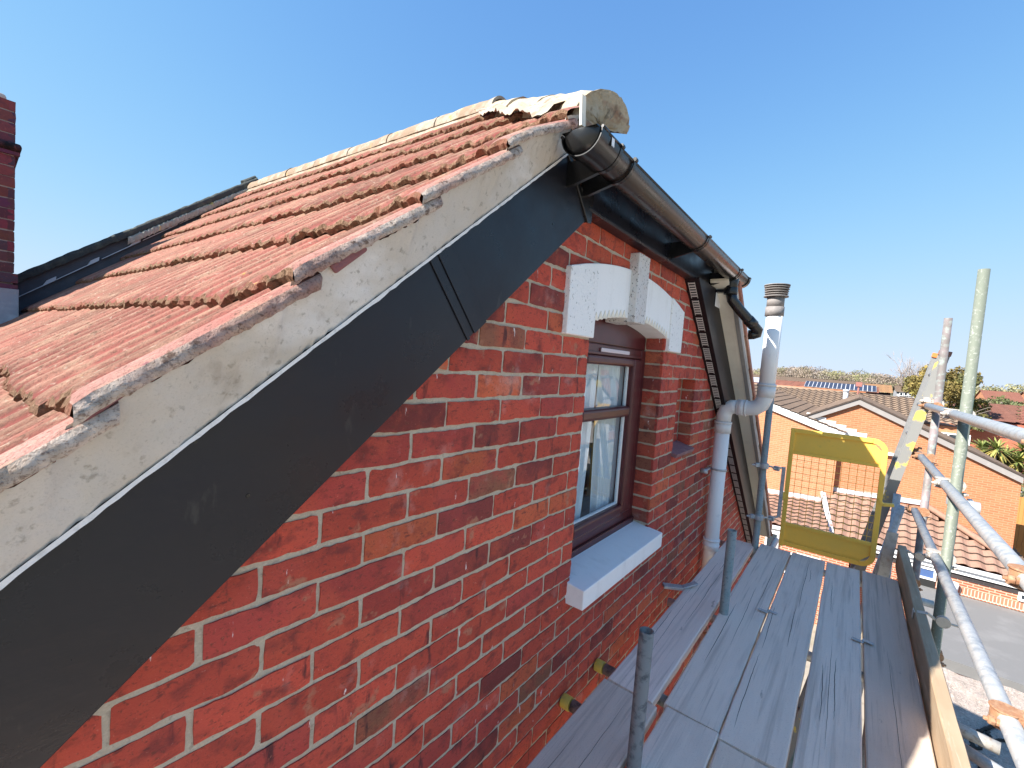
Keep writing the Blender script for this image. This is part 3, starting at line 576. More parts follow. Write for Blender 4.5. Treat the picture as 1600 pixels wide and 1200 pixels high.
# ---- window
wd = B()
FR = .100
wd.box(1.5855, 1.650, FR, .17, -.872, .10); wd.box(2.382, 2.4445, FR, .17, -.872, .10); wd.box(1.6505, 2.3815, FR, .17, -.872, -.800); wd.box(1.6505, 2.3815, FR, .17, .050, .10)
xs = np.linspace(1.587, 2.443, 16); wd.prism([(x, .1005) for x in xs] + [(x, zi(x) - .001) for x in xs[::-1]], FR + .006, .17)
win = wd.build('window', M_rose, H, bevel=.006)
B().box(1.587, 2.443, .086, FR - .0005, -.884, -.845).build('frame_nosing', M_rose, win, bevel=.004); B().box(1.64, 2.39, .093, FR - .0005, .0495, .064).build('head_bead', M_rose, win, bevel=.004)
b = B(); b.box(1.6515, 1.745, .088, .15, -.798, .048); b.box(2.268, 2.3805, .088, .15, -.798, .048); b.box(1.7455, 2.2675, .088, .15, -.798, -.742); b.box(1.7455, 2.2675, .088, .15, .004, .048)
sash = b.build('sash', M_rose, win, bevel=.014, seg=3)
b = B(); b.box(1.744, 2.270, .090, .15, -.262, -.205); b.build('transom', M_rose, win, bevel=.016, seg=3)
b = B(); b.box(1.88, 2.20, .090, FR - .001, .064, .083); b.build('trickle_vent', mat('pink_white_vent', (.66, .58, .62), .5), win, bevel=.004)
b = B(); b.box(1.7457, 1.752, .118, .135, -.7415, .0035); b.box(2.2605, 2.2672, .118, .135, -.7415, .0035); b.box(1.7525, 2.2600, .118, .135, -.7415, -.736); b.build('glazing_bead', M_white, win)
gm = bpy.data.materials.new('window_glass'); gm.use_nodes = True; T = gm.node_tree; T.nodes.clear()
o_ = T.nodes.new('ShaderNodeOutputMaterial'); mx = T.nodes.new('ShaderNodeMixShader'); tr = T.nodes.new('ShaderNodeBsdfTransparent'); gl = T.nodes.new('ShaderNodeBsdfGlossy'); fr = T.nodes.new('ShaderNodeFresnel')
fr.inputs[0].default_value = 2.0; gl.inputs['Roughness'].default_value = .015; tr.inputs[0].default_value = (.88, .93, .95, 1)
geo = T.nodes.new('ShaderNodeNewGeometry'); inv_ = T.nodes.new('ShaderNodeMath'); inv_.operation = 'SUBTRACT'; inv_.inputs[0].default_value = 1; T.links.new(geo.outputs['Backfacing'], inv_.inputs[1]); mu = T.nodes.new('ShaderNodeMath'); mu.operation = 'MULTIPLY'; T.links.new(fr.outputs[0], mu.inputs[0]); T.links.new(inv_.outputs[0], mu.inputs[1]); T.links.new(mu.outputs[0], mx.inputs[0]); T.links.new(tr.outputs[0], mx.inputs[1]); T.links.new(gl.outputs[0], mx.inputs[2]); T.links.new(mx.outputs[0], o_.inputs[0])
b = B(); b.box(1.7455, 2.2675, .124, .128, -.742, -.262); b.build('pane', gm, win); b = B(); b.box(1.7455, 2.2675, .124, .128, -.205, .004); b.build('pane', gm, win)
b = B(); vs_ = [(1.562, -.080, -.895), (2.458, -.080, -.897), (2.458, .10, -.874), (1.562, .10, -.872), (1.562, -.080, -.975), (2.458, -.080, -.977), (2.458, .10, -.975), (1.562, .10, -.975)]
b.add(vs_, [(0, 1, 2, 3), (4, 7, 6, 5), (0, 4, 5, 1), (1, 5, 6, 2), (2, 6, 7, 3), (3, 7, 4, 0)]); b.build('window_sill', M_white, H, bevel=.004)
b = B(); b.obox((2.925, .03, -.500), ((1, 0, 0), (0, 1, .30), (0, -.30, 1)), (.185, .062, .012)); b.build('niche_sill', mat('purple_clay_tile', (.24, .12, .13), .8, layers=[(12, .6, (.34, .20, .20), .45, .65), (50, .5, (.14, .07, .08), .55, .68)], bump=[(20, .5, .008)]), H, bevel=.003)
# curtain hanging inside
def curtain(x0, x1, x0b, x1b, nm, lab):
    n, K = 90, 14; G = np.zeros((K, n, 3))
    for k in range(K):
        q = k / (K - 1)
        for i in range(n):
            t = i / (n - 1); a = x0 + (x0b - x0) * q ** 1.5; c = x1 + (x1b - x1) * q ** 1.5
            G[k, i] = (a + (c - a) * t,   .168 + .012 * math.sin(t * 46 + q * .8) + .006 * math.sin(t * 19 + 2), .04 - .85 * q)
    b = B(); b.grid(G); o = b.build(nm, M_net); return tag(o, lab, 'curtain', 'net curtains inside the window')
curtain(1.67, 2.02, 1.67, 1.95, 'curtain', 'white net curtain in soft folds at the left half of the window')
curtain(2.03, 2.37, 2.08, 2.37, 'curtain', 'white net curtain in soft folds at the right half of the window')
# ---- soil pipe with swan neck and cowl
PX = 3.63; pl = at(1130, 665, Y=-.075)
pX = at(1122, 740, Y=-.075)[0]
u0 = at(1190, 600, X=pX); u1 = at(1221, 466, X=pX)
ed = [(pX, -.075, -1.9), (pX, -.075, -.36), (pX, -.077, -.30), (pX, -.09, -.262), (pX, -.125, -.238), (pX, -.165, -.235)]
uY = (u0[1] + u1[1]) / 2; 
ed2 = [(pX, -.16, -.235), (pX, uY + .105, -.235), (pX, uY + .06, -.228), (pX, uY + .022, -.198), (pX, uY + .006, -.15), (pX, uY, -.11)]
b = B(); b.path([(pX, -.075, -1.9), (pX, -.075, -.33)], .052, n=28); sp = b.build('soil_pipe', M_pipe2, H)
b = B(); b.path(ed[1:], .053, n=28); b.path(ed2, .054, n=28); b.tube((pX, -.165, -.235), (pX, -.215, -.235), .059, n=28); b.tube((pX, -.215, -.235), (pX, -.225, -.235), .062, n=28); b.tube((pX, -.075, -.36), (pX, -.075, -.44), .058, n=28); b.tube((pX, -.075, -.355), (pX, -.075, -.37), .0615, n=28)
b.tube((pX, uY, -.14), (pX, uY, -.05), .0585, n=28); b.tube((pX, uY, -.06), (pX, uY, -.045), .062, n=28); b.tube((pX, -.165, -.235), (pX, -.168, -.235), .0600, n=28); b.build('swan_neck', M_pipe, sp)
b = B(); b.path([(pX, uY, -.10), (pX, uY - .004, .48)], .0525, n=28); b.build('vent_pipe', M_pipe2, sp)
b = B(); b.tube((pX, -.075, -1.27), (pX, -.075, -1.35), .057, n=28); b.tube((pX, -.075, -1.265), (pX, -.075, -1.28), .060, n=28); b.tube((pX, -.075, -1.31), (pX, -.075, -1.318), .060, n=28); b.build('pipe_socket', M_pipe2, sp)
b = B(); b.tube((pX, uY, .44), (pX, uY, .505), .0595, n=28); b.tube((pX, uY, .505), (pX, uY, .575), .055, n=28); b.tube((pX, uY, .575), (pX, uY, .582), .078, n=28)
for i in range(4): b.tube((pX, uY, .592 + .016 * i), (pX, uY, .598 + .016 * i), .070 + .002 * i, .076 + .002 * i, n=28)
b.tube((pX, uY, .58), (pX, uY, .64), .045, n=20); b.tube((pX, uY, .655), (pX, uY, .66), .082, n=28); b.build('vent_cowl', M_cowl, sp)
b = B(); b.tube((pX, -.075, -.715), (pX, -.075, -.728), .0585, n=28); b.box(pX - .20, pX - .05, -.030, -.016, -.726, -.712); b.tube((pX - .2, .0, -.719), (pX - .2, -.045, -.719), .017, n=10); b.build('pipe_clip', M_galvw, sp)
# ================================================================== neighbour with chimney
NH = thing('attached_house', (1, 6, -8.2), 'adjoining house whose dark raised verge crosses behind the pink tiles', 'house')
NL = lambda X: .080 + .792 * X
NR = lambda X: NL(2.03) - .8 * (X - 2.03)
b = B()
for f, x0, x1 in ((NL, -2.6, 2.03), (NR, 2.03, 6.3)): b.prism(poly_strip(x0, x1, lambda X: f(X) - .075, f), 4.34, 8.5)
b.build('roof', M_slate, NH)
n = 150; G = np.zeros((4, n, 3))
for i, X in enumerate(np.linspace(-2.6, 2.03, n)):
    for k, (y, d) in enumerate(((4.40, .004), (4.27, .008), (4.255, -.020), (4.262, -.062))): G[k, i] = (X, y + random.gauss(0, .003), NL(X) + d + random.gauss(0, .003))
b = B(); b.grid(G); b.path([(1.93, 4.33, NL(1.93) - .015), (2.03, 4.33, NL(2.03) - .01), (2.09, 4.33, NR(2.09) - .03), (2.18, 4.33, NR(2.18) - .03)], .045); b.build('verge_cap', M_slate, NH)
n = 120; G = np.zeros((3, n, 3))
for i, X in enumerate(np.linspace(1.0, 1.98, n)):
    for k, (y, d) in enumerate(((4.27, -.060), (4.235, -.072), (4.25, -.125))): G[k, i] = (X, y + random.gauss(0, .003), NL(X) + d + random.gauss(0, .004))
b = B(); b.grid(G); b.build('mortar_strip', M_lich, NH)
b = B(); b.prism([(-2.6, -8.2), (-2.6, NL(-2.6) - .06), (2.03, NL(2.03) - .06), (6.3, NR(6.3) - .06), (6.3, -8.2)], 4.30, 8.4); b.build('party_wall', mat('slate_grey_render', (.075, .08, .095), .9, layers=[(10, .5, (.12, .125, .14), .5, .7)], bump=[(30, .4, .006)]), NH)
b = B()
for (px, py) in ((328, 329), (275, 352), (216, 379), (150, 409), (81, 440)):
    p = at(px, py, Y=4.20); X = p[0]; b.prism([(X - .22, P1(X - .22) + .118), (X + .03, P1(X + .03) + .118), (X + .032, P1(X + .03) + .150), (X - .02, P1(X - .02) + .150), (X - .04, P1(X - .04) + .126), (X - .22, P1(X - .22) + .124)], 4.27, 4.298)
b.build('lead_flashing', M_leadw, NH)
# chimney
cX1 = at(23, 330, Y=4.0)[0]; cT = at(12, 156, Y=4.0)[2]; cC = at(28, 233, Y=4.0)[2]; cB = at(20, 452, Y=4.0)[2]
def chimney():
    b = B(); cols = []; z = cT; k = 0
    while z > cB:
        z0 = z - .065; off = 0 if k % 2 else .1125; c_ = lambda: tuple(q * RS.uniform(.7, 1.3) for q in ((.17, .042, .045) if RS.rand() < .55 else (.085, .035, .055)))
        e = .0 if abs(z - .03 - cC) > .06 else .022
        if z0 < cB + .11: e = .018
        x = cX1 + e
        for q in range(4):
            x0_ = x - (.1025 if (q == 0 and k % 2) else .215); brick(b, cols, (0, 4.0 - e, 0), (1, 0, 0), (0, -1, 0), x0_, x, z0, z, c_(), nx=4, nz=2, depth=.03); x = x0_ - .01
        y = 4.0 - e
        for q in range(3):
            y1 = y + (.1025 if (q == 0 and not k % 2) else .215); brick(b, cols, (cX1 + e, 0, 0), (0, 1, 0), (1, 0, 0), y, y1, z0, z, c_(), nx=3, nz=2, depth=.03); y = y1 + .01
        z -= .075; k += 1
    nb = len(b.f)
    b.box(cX1 - .85, cX1 - .006, 4.006, 4.62, cB - .6, cT - .004); cols += [(1, 1, 1)] * (len(b.v) - len(cols))
    return build_cols(b, cols, 'chimney', [M_cbrick, mat('chimney_mortar', (.30, .27, .25), .95)], NH, 'bcol', [0] * nb + [1] * (len(b.f) - nb))
chm = chimney()
b = B(); b.path([(cX1 - .9, 3.985, cC), (cX1 + .012, 3.985, cC), (cX1 + .012, 4.6, cC)], .030, n=14); b.build('corbel_band', M_cbrick, chm); 
b = B(); b.box(cX1 - .9, cX1 - .04, 4.04, 4.58, cT, cT + .05); b.build('flaunching', M_verge, chm, bevel=.02)
b = B(); b.add([(cX1 - .9, 3.975, cB + .0), (cX1 + .02, 3.975, cB), (cX1 + .02, 3.94, cB - .22), (cX1 + .02, 3.93, cB - .5), (cX1 - .9, 3.93, cB - .5)], [(0, 1, 2, 3, 4)]); b.box(cX1 - .9, cX1 + .022, 3.972, 4.66, cB - .6, cB); b.build('lead_apron', M_lead, chm)
# ================================================================== SCAFFOLD
SC = thing('scaffold', (3, -.9, -8.2), 'tubular steel scaffold around the deck with clamped poles and guard rails', 'scaffolding')
TR = .02415
DZ = -1.35
def tubepart(name, p0, p1, m, r=TR): return B().tube(p0, p1, r, n=24, hollow=.004).build(name, m, SC)
# standards
S1 = at(1503, 650, Y=-1.33); SX1 = 3.43; SX2 = 4.56
tubepart('standard', (SX1 + .01, -1.33, -8.2), (SX1 - .03, -1.325, .655), M_green).__setitem__('label', 'tallest standard, green paint splashed on its middle')
b = B(); G = np.zeros((40, 25, 3))
for i in range(40):
    z_ = -.74 + .80 * i / 39
    for k in range(25):
        a_ = 2 * PI * k / 24; e_ = (.07 * math.sin(a_ * 2 + 1) + .05 * math.sin(a_ * 5)) * (1 if i in (0, 1, 38, 39) else .6 if i in (2, 37) else 0)
        G[i, k] = (SX1 - .01 - .03 * (z_ + .6) / 8 + math.cos(a_) * (TR + .0012), -1.328 + math.sin(a_) * (TR + .0012), z_ + e_)
b.grid(G); b.build('paint_splash', mat('green_tube_paint', (.20, .34, .17), .6, layers=[(9, .8, (.34, .36, .30), .50, .60, (1, 1, .5)), (60, .5, (.16, .2, .14), .56, .68)]), SC)
tubepart('standard', (SX2 + .02, -1.33, -8.2), (SX2 + .02, -1.335, .535), M_pink).__setitem__('label', 'shorter standard beside the ladder with pinkish stains')
tubepart('standard', (1.89, -1.335, -8.2), (1.87, -1.335, .9), M_galvw)
# inner stub poles beside the wall
for px, m, zt_ in ((at(988, 1190, Z=DZ), M_oldtube, -.873), (at(1127, 955, Z=DZ), M_teal, -.868)):
    tubepart('stub_pole', (px[0] + .0, -.345, -8.2), (px[0] - .01, -.375, zt_), m)
HP = at(1182, 855, Z=DZ); tubepart('standard', (4.0, -.335, -8.2), (4.02, -.322, .18), M_teal)
# guard rails
def rail(z, xa, xb, m, dz=0): return tubepart('guard_rail', (xa, -1.28, z), (xb, -1.28, z + dz), m)
rail(-.125, -.8, 4.66, M_galvw); rail(-.512, -.8, 4.78, M_galv); rail(-.925, -.8, 4.62, M_galv)
tubepart('ledger', (-.8, -1.285, -1.475), (4.7, -1.285, -1.475), M_galvw); tubepart('ledger', (-.8, -.395, -1.475), (4.7, -.395, -1.475), M_galv)
for X, ye in ((1.50, -1.25), (1.78, -1.25), (2.75, -1.25), (4.03, -1.38)): tubepart('transom', (X, -.36 if X < 2 else -.06, -1.414), (X, ye, -1.414), M_galvw)
pa = np.array((1.60, -.03, -1.404)); pb = np.array((1.90, -.03, -1.404)); pc = at(1045, 912, Y=-.03)
for p in (pa, pb): B().tube((p[0], -.006, p[2]), (p[0], -.045, p[2]), .0275, n=20).build('end_cap', M_cap, SC, bevel=.002)
for p in (pa, pb): tubepart('transom', (p[0], -.05, p[2]), (p[0], -.34, p[2] - .004), M_oldtube)
B().bar((pc[0] - .05, -.012, pc[2]), (pc[0] + .02, -.11, pc[2] - .005), .05, .018).bar((pc[0] + .02, -.11, pc[2]), (pc[0] + .10, -.17, pc[2] + .02), .035, .012).build('tie_bracket', M_galv, SC, bevel=.003)
def coupler(c, a1, a2, m, m2=None, nm='coupler'):
    """two half shells round two crossing tubes, hinged, with an eye bolt and nut each"""
    c = Vector(c); a1 = Vector(a1).normalized(); a2 = Vector(a2).normalized(); off = a1.cross(a2).normalized()
    b = B()
    for s, a, o in ((1, a1, a2), (-1, a2, a1)):
        q = c + off * (s * .029)
        b.tube(q - a * .024, q + a * .024, TR + .0065, n=20); b.tube(q - a * .027, q - a * .021, TR + .010, n=20); b.tube(q + a * .021, q + a * .027, TR + .010, n=20)
        b.obox(q + o * .036, (a, o, off), (.013, .010, .012)); b.obox(q - o * .038, (a, o, off), (.017, .012, .013))
        r = q - o * .046
        b.tube(r - off * s * .03, r + off * s * .050, .0062, n=10); b.tube(r + off * s * .026, r + off * s * .041, .0125, n=6); b.tube(r + off * s * .014, r + off * s * .025, .010, n=12)
    b.obox(c, (a1, a2, off), (.026, .026, .010))
    o = b.build(nm, m, SC, bevel=.0015, seg=1)
    return o
for z, ms in ((-.125, (M_clamp, M_rust, M_rust)), (-.512, (M_clamp, M_rust, M_rust)), (-.925, (M_clamp, M_rust, M_rust)), (-1.475, (M_rust, M_rust, M_rust))):
    for X, m in ((SX1, ms[0]), (SX2 + .02, ms[1]), (1.885, ms[2])): coupler((X, -1.304, z), (0, 0, 1), (1, 0, 0), m)
coupler((4.74, -1.25, -.50), (.2, -.15, 1), (1, 0, 0), M_rust); coupler((4.60, -1.31, -.10), (.2, -.15, 1), (1, 0, 0), M_clamp)
for X in (1.47, 2.72, 4.0): coupler((X, -.37, -1.475), (0, 0, 1), (1, 0, 0), M_rust)
# swivel couplers on top of the green standard at the middle rail
b = B(); c = Vector((SX1, -1.40, -.60)); b.tube(c + Vector((0, .03, -.02)), c + Vector((0, -.03, -.02)), .034, n=20); b.tube((SX1, -1.33, -.625), (SX1, -1.33, -.575), .033, n=20); b.obox(c + Vector((.05, 0, 0)), ((1, 0, 0), (0, 1, 0), (0, 0, 1)), (.03, .01, .012)); b.build('coupler', M_galvw, SC, bevel=.002)
# bracing and loose tube ends below the deck
tubepart('brace', (2.66, -1.25, -1.42), (2.62, -1.44, -1.42), M_clamp); tubepart('brace', (2.62, -1.30, -1.47), (2.50, -1.50, -1.47), M_galvw)
tubepart('brace', (3.7, -1.36, -1.55), (3.0, -1.36, -5.2), M_galvw); tubepart('brace', (3.78, -1.25, -1.55), (4.6, -1.25, -4.9), M_galvw)
e0 = at(1402, 772, X=4.62); e1 = at(1383, 905, X=4.62); tubepart('puncheon', (4.62, e0[1], e0[2]), (4.62, e1[1], e1[2] - 2.0), M_galvw)
e2 = at(1408, 790, X=4.5); e3 = at(1366, 905, X=4.5); dd = (e3 - e2); tubepart('puncheon', tuple(e2), tuple(e2 + dd * 3.0), M_galvw)
e4 = at(1410, 800, X=4.7); tubepart('puncheon', tuple(e4 + np.array((0, .01, .03))), tuple(e4 + dd * 2.4), M_galv)
B().bar((4.45, -1.165, -1.10), (4.50, -1.06, -2.6), .07, .012, up=(1, 0, 0)).build('stair_stringer', M_galvw, SC, bevel=.002)
# ---- boards
def board(x0, x1, y0, y1, mi, lab, grp='scaffold boards of the deck', zt_=DZ, warp=.003):
    n = 30; b = B(); xs = np.linspace(x0, x1, n); ph = random.uniform(0, 6); sec = [(0, -.038), (0, -.004), (.004, 0)] + [(t, 0) for t in (.25, .5, .75)] + [(1, 0)]
    sec = [(y0, -.038), (y0, -.004), (y0 + .005, 0)] + [(y0 + (y1 - y0) * t, 0) for t in (.2, .4, .6, .8)] + [(y1 - .005, 0), (y1, -.004), (y1, -.038)]
    G = np.zeros((n, len(sec) + 1, 3))
    e0 = [random.gauss(0, .002) for _ in range(n)]; e1 = [random.gauss(0, .002) for _ in range(n)]
    for i, x in enumerate(xs):
        for k, (y, z) in enumerate(sec + [sec[0]]):
            q = (y - y0) / (y1 - y0)
            yy = y + .0022 * math.sin(x * 1.7 + ph) + (e0[i] * (1 - q) + e1[i] * q) * .35; G[i, k] = (x, yy, zt_ + z + warp * math.sin(x * 1.1 + ph) + .004 * (q - .5) * math.sin(x * .8 + ph * 2) - .0015 * math.cos((q - .5) * PI))
    b.grid(G, False); b.add([tuple(p) for p in G[0]], [tuple(range(len(sec)))]); b.add([tuple(p) for p in G[-1]], [tuple(range(len(sec)))])
    o = b.build('scaffold_board', M_board[mi]); tag(o, lab, 'scaffold board', grp)
    # drying cracks: thin dark slivers following the grain, cut a little into the face
    cr = B()
    for _ in range(random.choice((3, 4, 5))):
        L = random.uniform(.25, 1.1); xa = random.uniform(x0 + .05, max(x0 + .1, x1 - L)); yc = y0 + (y1 - y0) * random.uniform(.15, .85); m_ = 26; W = random.uniform(.0006, .0015); ya = 0; top = []; bot = []
        for j in range(m_):
            t = j / (m_ - 1); x = min(xa + L * t, x1 - .02); ya += random.gauss(0, .0008) + .0003; wq = W * math.sin(PI * min(1, max(0, t))) ** .6
            q = (yc + ya - y0) / (y1 - y0); z = zt_ + warp * math.sin(x * 1.1 + ph) + .004 * (q - .5) * math.sin(x * .8 + ph * 2) - .0015 * math.cos((q - .5) * PI) + .0006
            top.append((x, yc + ya + wq, z)); bot.append((x, yc + ya - wq, z))
        cr.grid(np.array([top, bot]), False)
    cr.build('grain_crack', M_crack_shadow, o, fix=False)
    return o
board(-.9, 1.768, -.340, -.105, 3, 'dark grey board against the wall at the near end of the deck')
board(1.778, 4.05, -.318, -.120, 2, 'pinkish grey board against the wall, running under the white pipe and window sill')
board(-.9, 1.806, -.562, -.362, 0, 'near short end of the second board row, beside the dark stub pole')
board(1.816, 4.10, -.560, -.352, 0, 'long grey board in the second row from the wall, with one wandering crack')
board(-.9, 1.775, -.785, -.571, 1, 'pale split board end at the bottom of the deck, third row from the wall')
board(1.785, 4.11, -.781, -.568, 0, 'long grey board in the third row from the wall, with knots and metal clip')
board(-.9, 4.12, -.990, -.795, 0, 'middle grey board with long straight cracks, fourth row from the wall')
board(-.9, 4.13, -1.203, -1.003, 3, 'darkest board of the deck, lying against the upright toe board')
for (x, y) in ((at(1197, 955, Z=DZ + .004)[0], -.565), (at(1350, 1003, Z=DZ + .004)[0], -.998)):
    b = B(); b.obox((x - .01, y + .022, DZ + .006), ((1, -.2, 0), (.2, 1, 0), (0, 0, 1)), (.012, .026, .002)); b.obox((x + .012, y - .022, DZ + .006), ((1, -.2, 0), (.2, 1, 0), (0, 0, 1)), (.012, .024, .002)); b.tube((x, y, DZ + .005), (x, y, DZ + .012), .006, n=8)
    o = b.build('board_clip', M_galv, bevel=.001); tag(o, 'small steel clip over the gap left of the middle grey board' if y > -.7 else 'small steel clip over the gap next to the darkest deck board', 'board clip')
# toe board standing on edge
b = B(); n = 40; xs = np.linspace(-.9, 4.56, n); G = np.zeros((n, 7, 3))
for i, x in enumerate(xs):
    w_ = .004 * math.sin(x * 1.3 + 1); t = random.gauss(0, .0008)
    sec = [(-1.211, -1.392), (-1.211, -1.222), (-1.215, -1.216), (-1.258, -1.216), (-1.262, -1.222), (-1.262, -1.392), (-1.211, -1.392)]
    for k, (y, z) in enumerate(sec): G[i, k] = (x, y + w_ * .5 + t, z + w_)
b.grid(G, False); b.add([tuple(p) for p in G[0][:6]], [tuple(range(6))]); b.add([tuple(p) for p in G[-1][:6]], [tuple(range(6))])
o = b.build('toe_board', M_toe); tag(o, 'weathered pale toe board standing on edge along the outer side of the deck', 'toe board')
b = B(); b.tube((4.53, -1.236, -1.21), (4.53, -1.236, -1.35), .020, n=14)
for X in (3.30, 4.45):
    b = B(); b.bar((X, -1.206, -1.225), (X, -1.268, -1.213), .035, .004, up=(0, 0, 1)); b.bar((X, -1.2085, -1.212), (X, -1.2075, -1.262), .035, .004, up=(0, 1, 0)); b.bar((X, -1.266, -1.214), (X, -1.300, -1.235), .012, .012); b.tube((X, -1.29, -1.235), (X, -1.40, -1.235), .006, n=8); b.tube((X - .012, -1.33, -1.235), (X + .012, -1.33, -1.235), .03, n=16)
    o = b.build('toe_board_clip', M_clamp, bevel=.001); tag(o, 'steel clip hooked over the toe board at the tall green pole' if X < 4 else 'steel clip hooked over the far end of the toe board', 'clip')
# ---- yellow gate
GXp = 4.30
def gp(x, y): p = at(x, y, X=GXp); return p[1], p[2]
yl, yr = gp(1230, 760)[0], gp(1373, 790)[0]
ztp, zbt = gp(1241, 669)[1], gp(1220, 850)[1]; zm1 = gp(1236, 706)[1] ; zm2 = gp(1228, 818)[1]
GT = thing('safety_gate', (GXp, (yl + yr) / 2, zbt), 'yellow steel mesh gate half in shade closing the far end of the deck', 'gate')
t_ = .034; r_ = .075
b = B(); pts = [(GXp, yl, zbt), (GXp, yl, ztp)]
b.bar((GXp, yl, zbt - .01), (GXp, yl, ztp), t_ * .9, t_, up=(1, 0, 0))
b.bar((GXp, yl, ztp - t_ / 2), (GXp, yr + r_, ztp - t_ / 2), t_ * .8, t_); b.bar((GXp, yl, zbt + t_ / 2), (GXp, yr + r_, zbt + t_ / 2), t_ * .8, t_)
b.bar((GXp, yr, zbt + r_ + t_ / 2), (GXp, yr, ztp - r_ - t_ / 2), t_, t_ * .8, up=(1, 0, 0))
for s, zc in ((1, ztp - t_ / 2 - r_), (-1, zbt + t_ / 2 + r_)):
    G = np.zeros((9, 5, 3))
    for i in range(9):
        a = PI / 2 * i / 8; dy, dz = -math.sin(a), math.cos(a) * s
        for k, (q, xx) in enumerate(((-t_ / 2, -.0136), (t_ / 2, -.0136), (t_ / 2, .0136), (-t_ / 2, .0136), (-t_ / 2, -.0136))): G[i, k] = (GXp + xx, yr + r_ + dy * (r_ + q), zc + dz * (r_ + q))
    b.grid(G, False)
b.bar((GXp, yl, zm1), (GXp, yr, zm1), t_ * .7, .026); b.bar((GXp, yl, zm2), (GXp, yr, zm2), t_ * .7, .026)
b.build('gate_frame', M_yel, GT, bevel=.003)
ch = .055
for z0, z1 in ((zm1, ztp - t_ / 2), (zbt + t_ / 2, zm2)):
    top = z0 == zm1
    poly = [(yl, z0), (yl, z1), (yr + (r_ + ch * .3 if top else 0), z1), (yr, z1 - (r_ + ch * .3 if top else 0)), (yr, z0 + (0 if top else r_ + ch * .3)), (yr + (0 if top else r_ + ch * .3), z0)]
    B().prism(poly, GXp + .002, GXp + .005, 'X').build('gate_panel', M_yel, GT)
b = B(); ny_ = 12
for i in range(1, ny_): y = yl + (yr - yl) * i / ny_; b.tube((GXp, y, zm2), (GXp, y, zm1), .0021, n=5)
nz_ = 11
for i in range(1, nz_): z = zm2 + (zm1 - zm2) * i / nz_; b.tube((GXp - .002, yl, z), (GXp - .002, yr, z), .0021, n=5)
b.build('gate_mesh', M_yel, GT)
lp = gp(1378, 787); b = B(); b.bar((GXp, yr + .005, lp[1] + .03), (GXp, yr - .025, lp[1] - .01), .045, .02); b.bar((GXp, yr - .02, lp[1] - .005), (GXp, yr - .085, lp[1] + .005), .045, .02); b.build('gate_latch', M_yel, GT, bevel=.003)
for z in (gp(1203, 716)[1] - .02, gp(1197, 790)[1] - .03):
    b = B(); b.tube((4.005, -.33, z - .02), (4.005, -.33, z + .02), TR + .008, n=20); b.tube((4.005, -.33 + .0, z), (3.96, -.25, z), .007, n=8); b.obox((3.985, -.285, z), ((1, -1, 0), (1, 1, 0), (0, 0, 1)), (.02, .014, .014))
    b.path([(4.02, -.36, z), (4.08, -.375, z - .01), (4.12, -.385, z - .03), (4.20, -.405, z - .035), (4.27, -.43, z - .035)], .0075, n=8); b.obox((4.17, -.398, z - .033), ((1, -.3, 0), (.3, 1, 0), (0, 0, 1)), (.012, .02, .018)); b.build('gate_clamp', M_galv, GT, bevel=.001)
z0, z1 = gp(1203, 716)[1] - .05, gp(1197, 790)[1] - .06
b = B(); b.bar((4.275, -.437, z1), (4.275, -.437, z0), .026, .026, up=(1, 0, 0)); b.build('gate_hinge', M_galv, GT, bevel=.002)
b = B(); b.obox((4.29, (yl - .445) / 2 + .0, (z0 + z1) / 2 - .03), ((1, 0, 0), (0, 1, 0), (0, 0, 1)), (.014, .03, .030)); b.build('hinge_plate', M_yel, GT, bevel=.002)
# ---- ladder
LD = thing('ladder', (4.85, -.9, -4.0), 'aluminium ladder with yellow daubs leaning against the outer scaffold poles', 'ladder')
la = lambda z: -1.352 + .19 * (.29 - z)
for X, m, rb in ((4.67, M_aluy, None), (5.05, M_alu, 1)):
    b = B(); p0 = (X, la(-3.9), -3.9); p1 = (X, la(.29), .29); b.bar(p0, p1, .005, .066, up=(0, 1, 0))
    for s in (-1, 1):
        o = Vector((0, math.cos(math.atan(.19)), .19)) * (.031 * s); b.bar(Vector(p0) + o + Vector((.008, 0, 0)), Vector(p1) + o + Vector((.008, 0, 0)), .022, .005, up=(0, 1, 0))
    st = b.build('stile', m, LD, bevel=.001, seg=1)
    b = B(); b.bar((X, la(.262), .262), (X, la(.298), .298), .030, .074, up=(0, 1, 0)); b.build('end_cap', M_orange if rb else mat('brown_rubber', (.25, .12, .09), .7), st, bevel=.003)
for i in range(16):
    z = .12 - .25 * i; b = B(); b.tube((4.672, la(z), z), (5.05, la(z), z), .0155, n=10); b.build('rung', M_alu, LD)
# ================================================================== BACKGROUND
GZ = -8.2
def V(px, py, X): p = at(px, py, X=X); return (float(p[0]), float(p[1]), float(p[2]))
def quadface(b, pts): b.add(pts, [tuple(range(len(pts)))]); return b
def gable_wall(X, poly, depth, m, parent, nm='wall'): return B().prism(poly, X, X + depth, 'X').build(nm, m, parent)
def window(parent, X, y0, y1, z0, z1, nx=1, glass=None, bar=0):
    b = B(); t = .06
    b.box(X - .05, X + .02, y0, y1, z0, z0 + t); b.box(X - .05, X + .02, y0, y1, z1 - t, z1)
    for i in range(nx + 1): y = y0 + (y1 - y0 - t) * i / nx; b.box(X - .05, X + .02, y, y + t, z0 + t, z1 - t)
    if bar: b.box(X - .05, X + .02, y0 + t, y1 - t, z0 + (z1 - z0) * bar, z0 + (z1 - z0) * bar + t)
    f = b.build('window', M_wht, parent); b = B(); b.box(X - .02, X + .03, y0 + t / 2, y1 - t / 2, z0 + t / 2, z1 - t / 2); b.build('pane', glass or M_win, f); return f
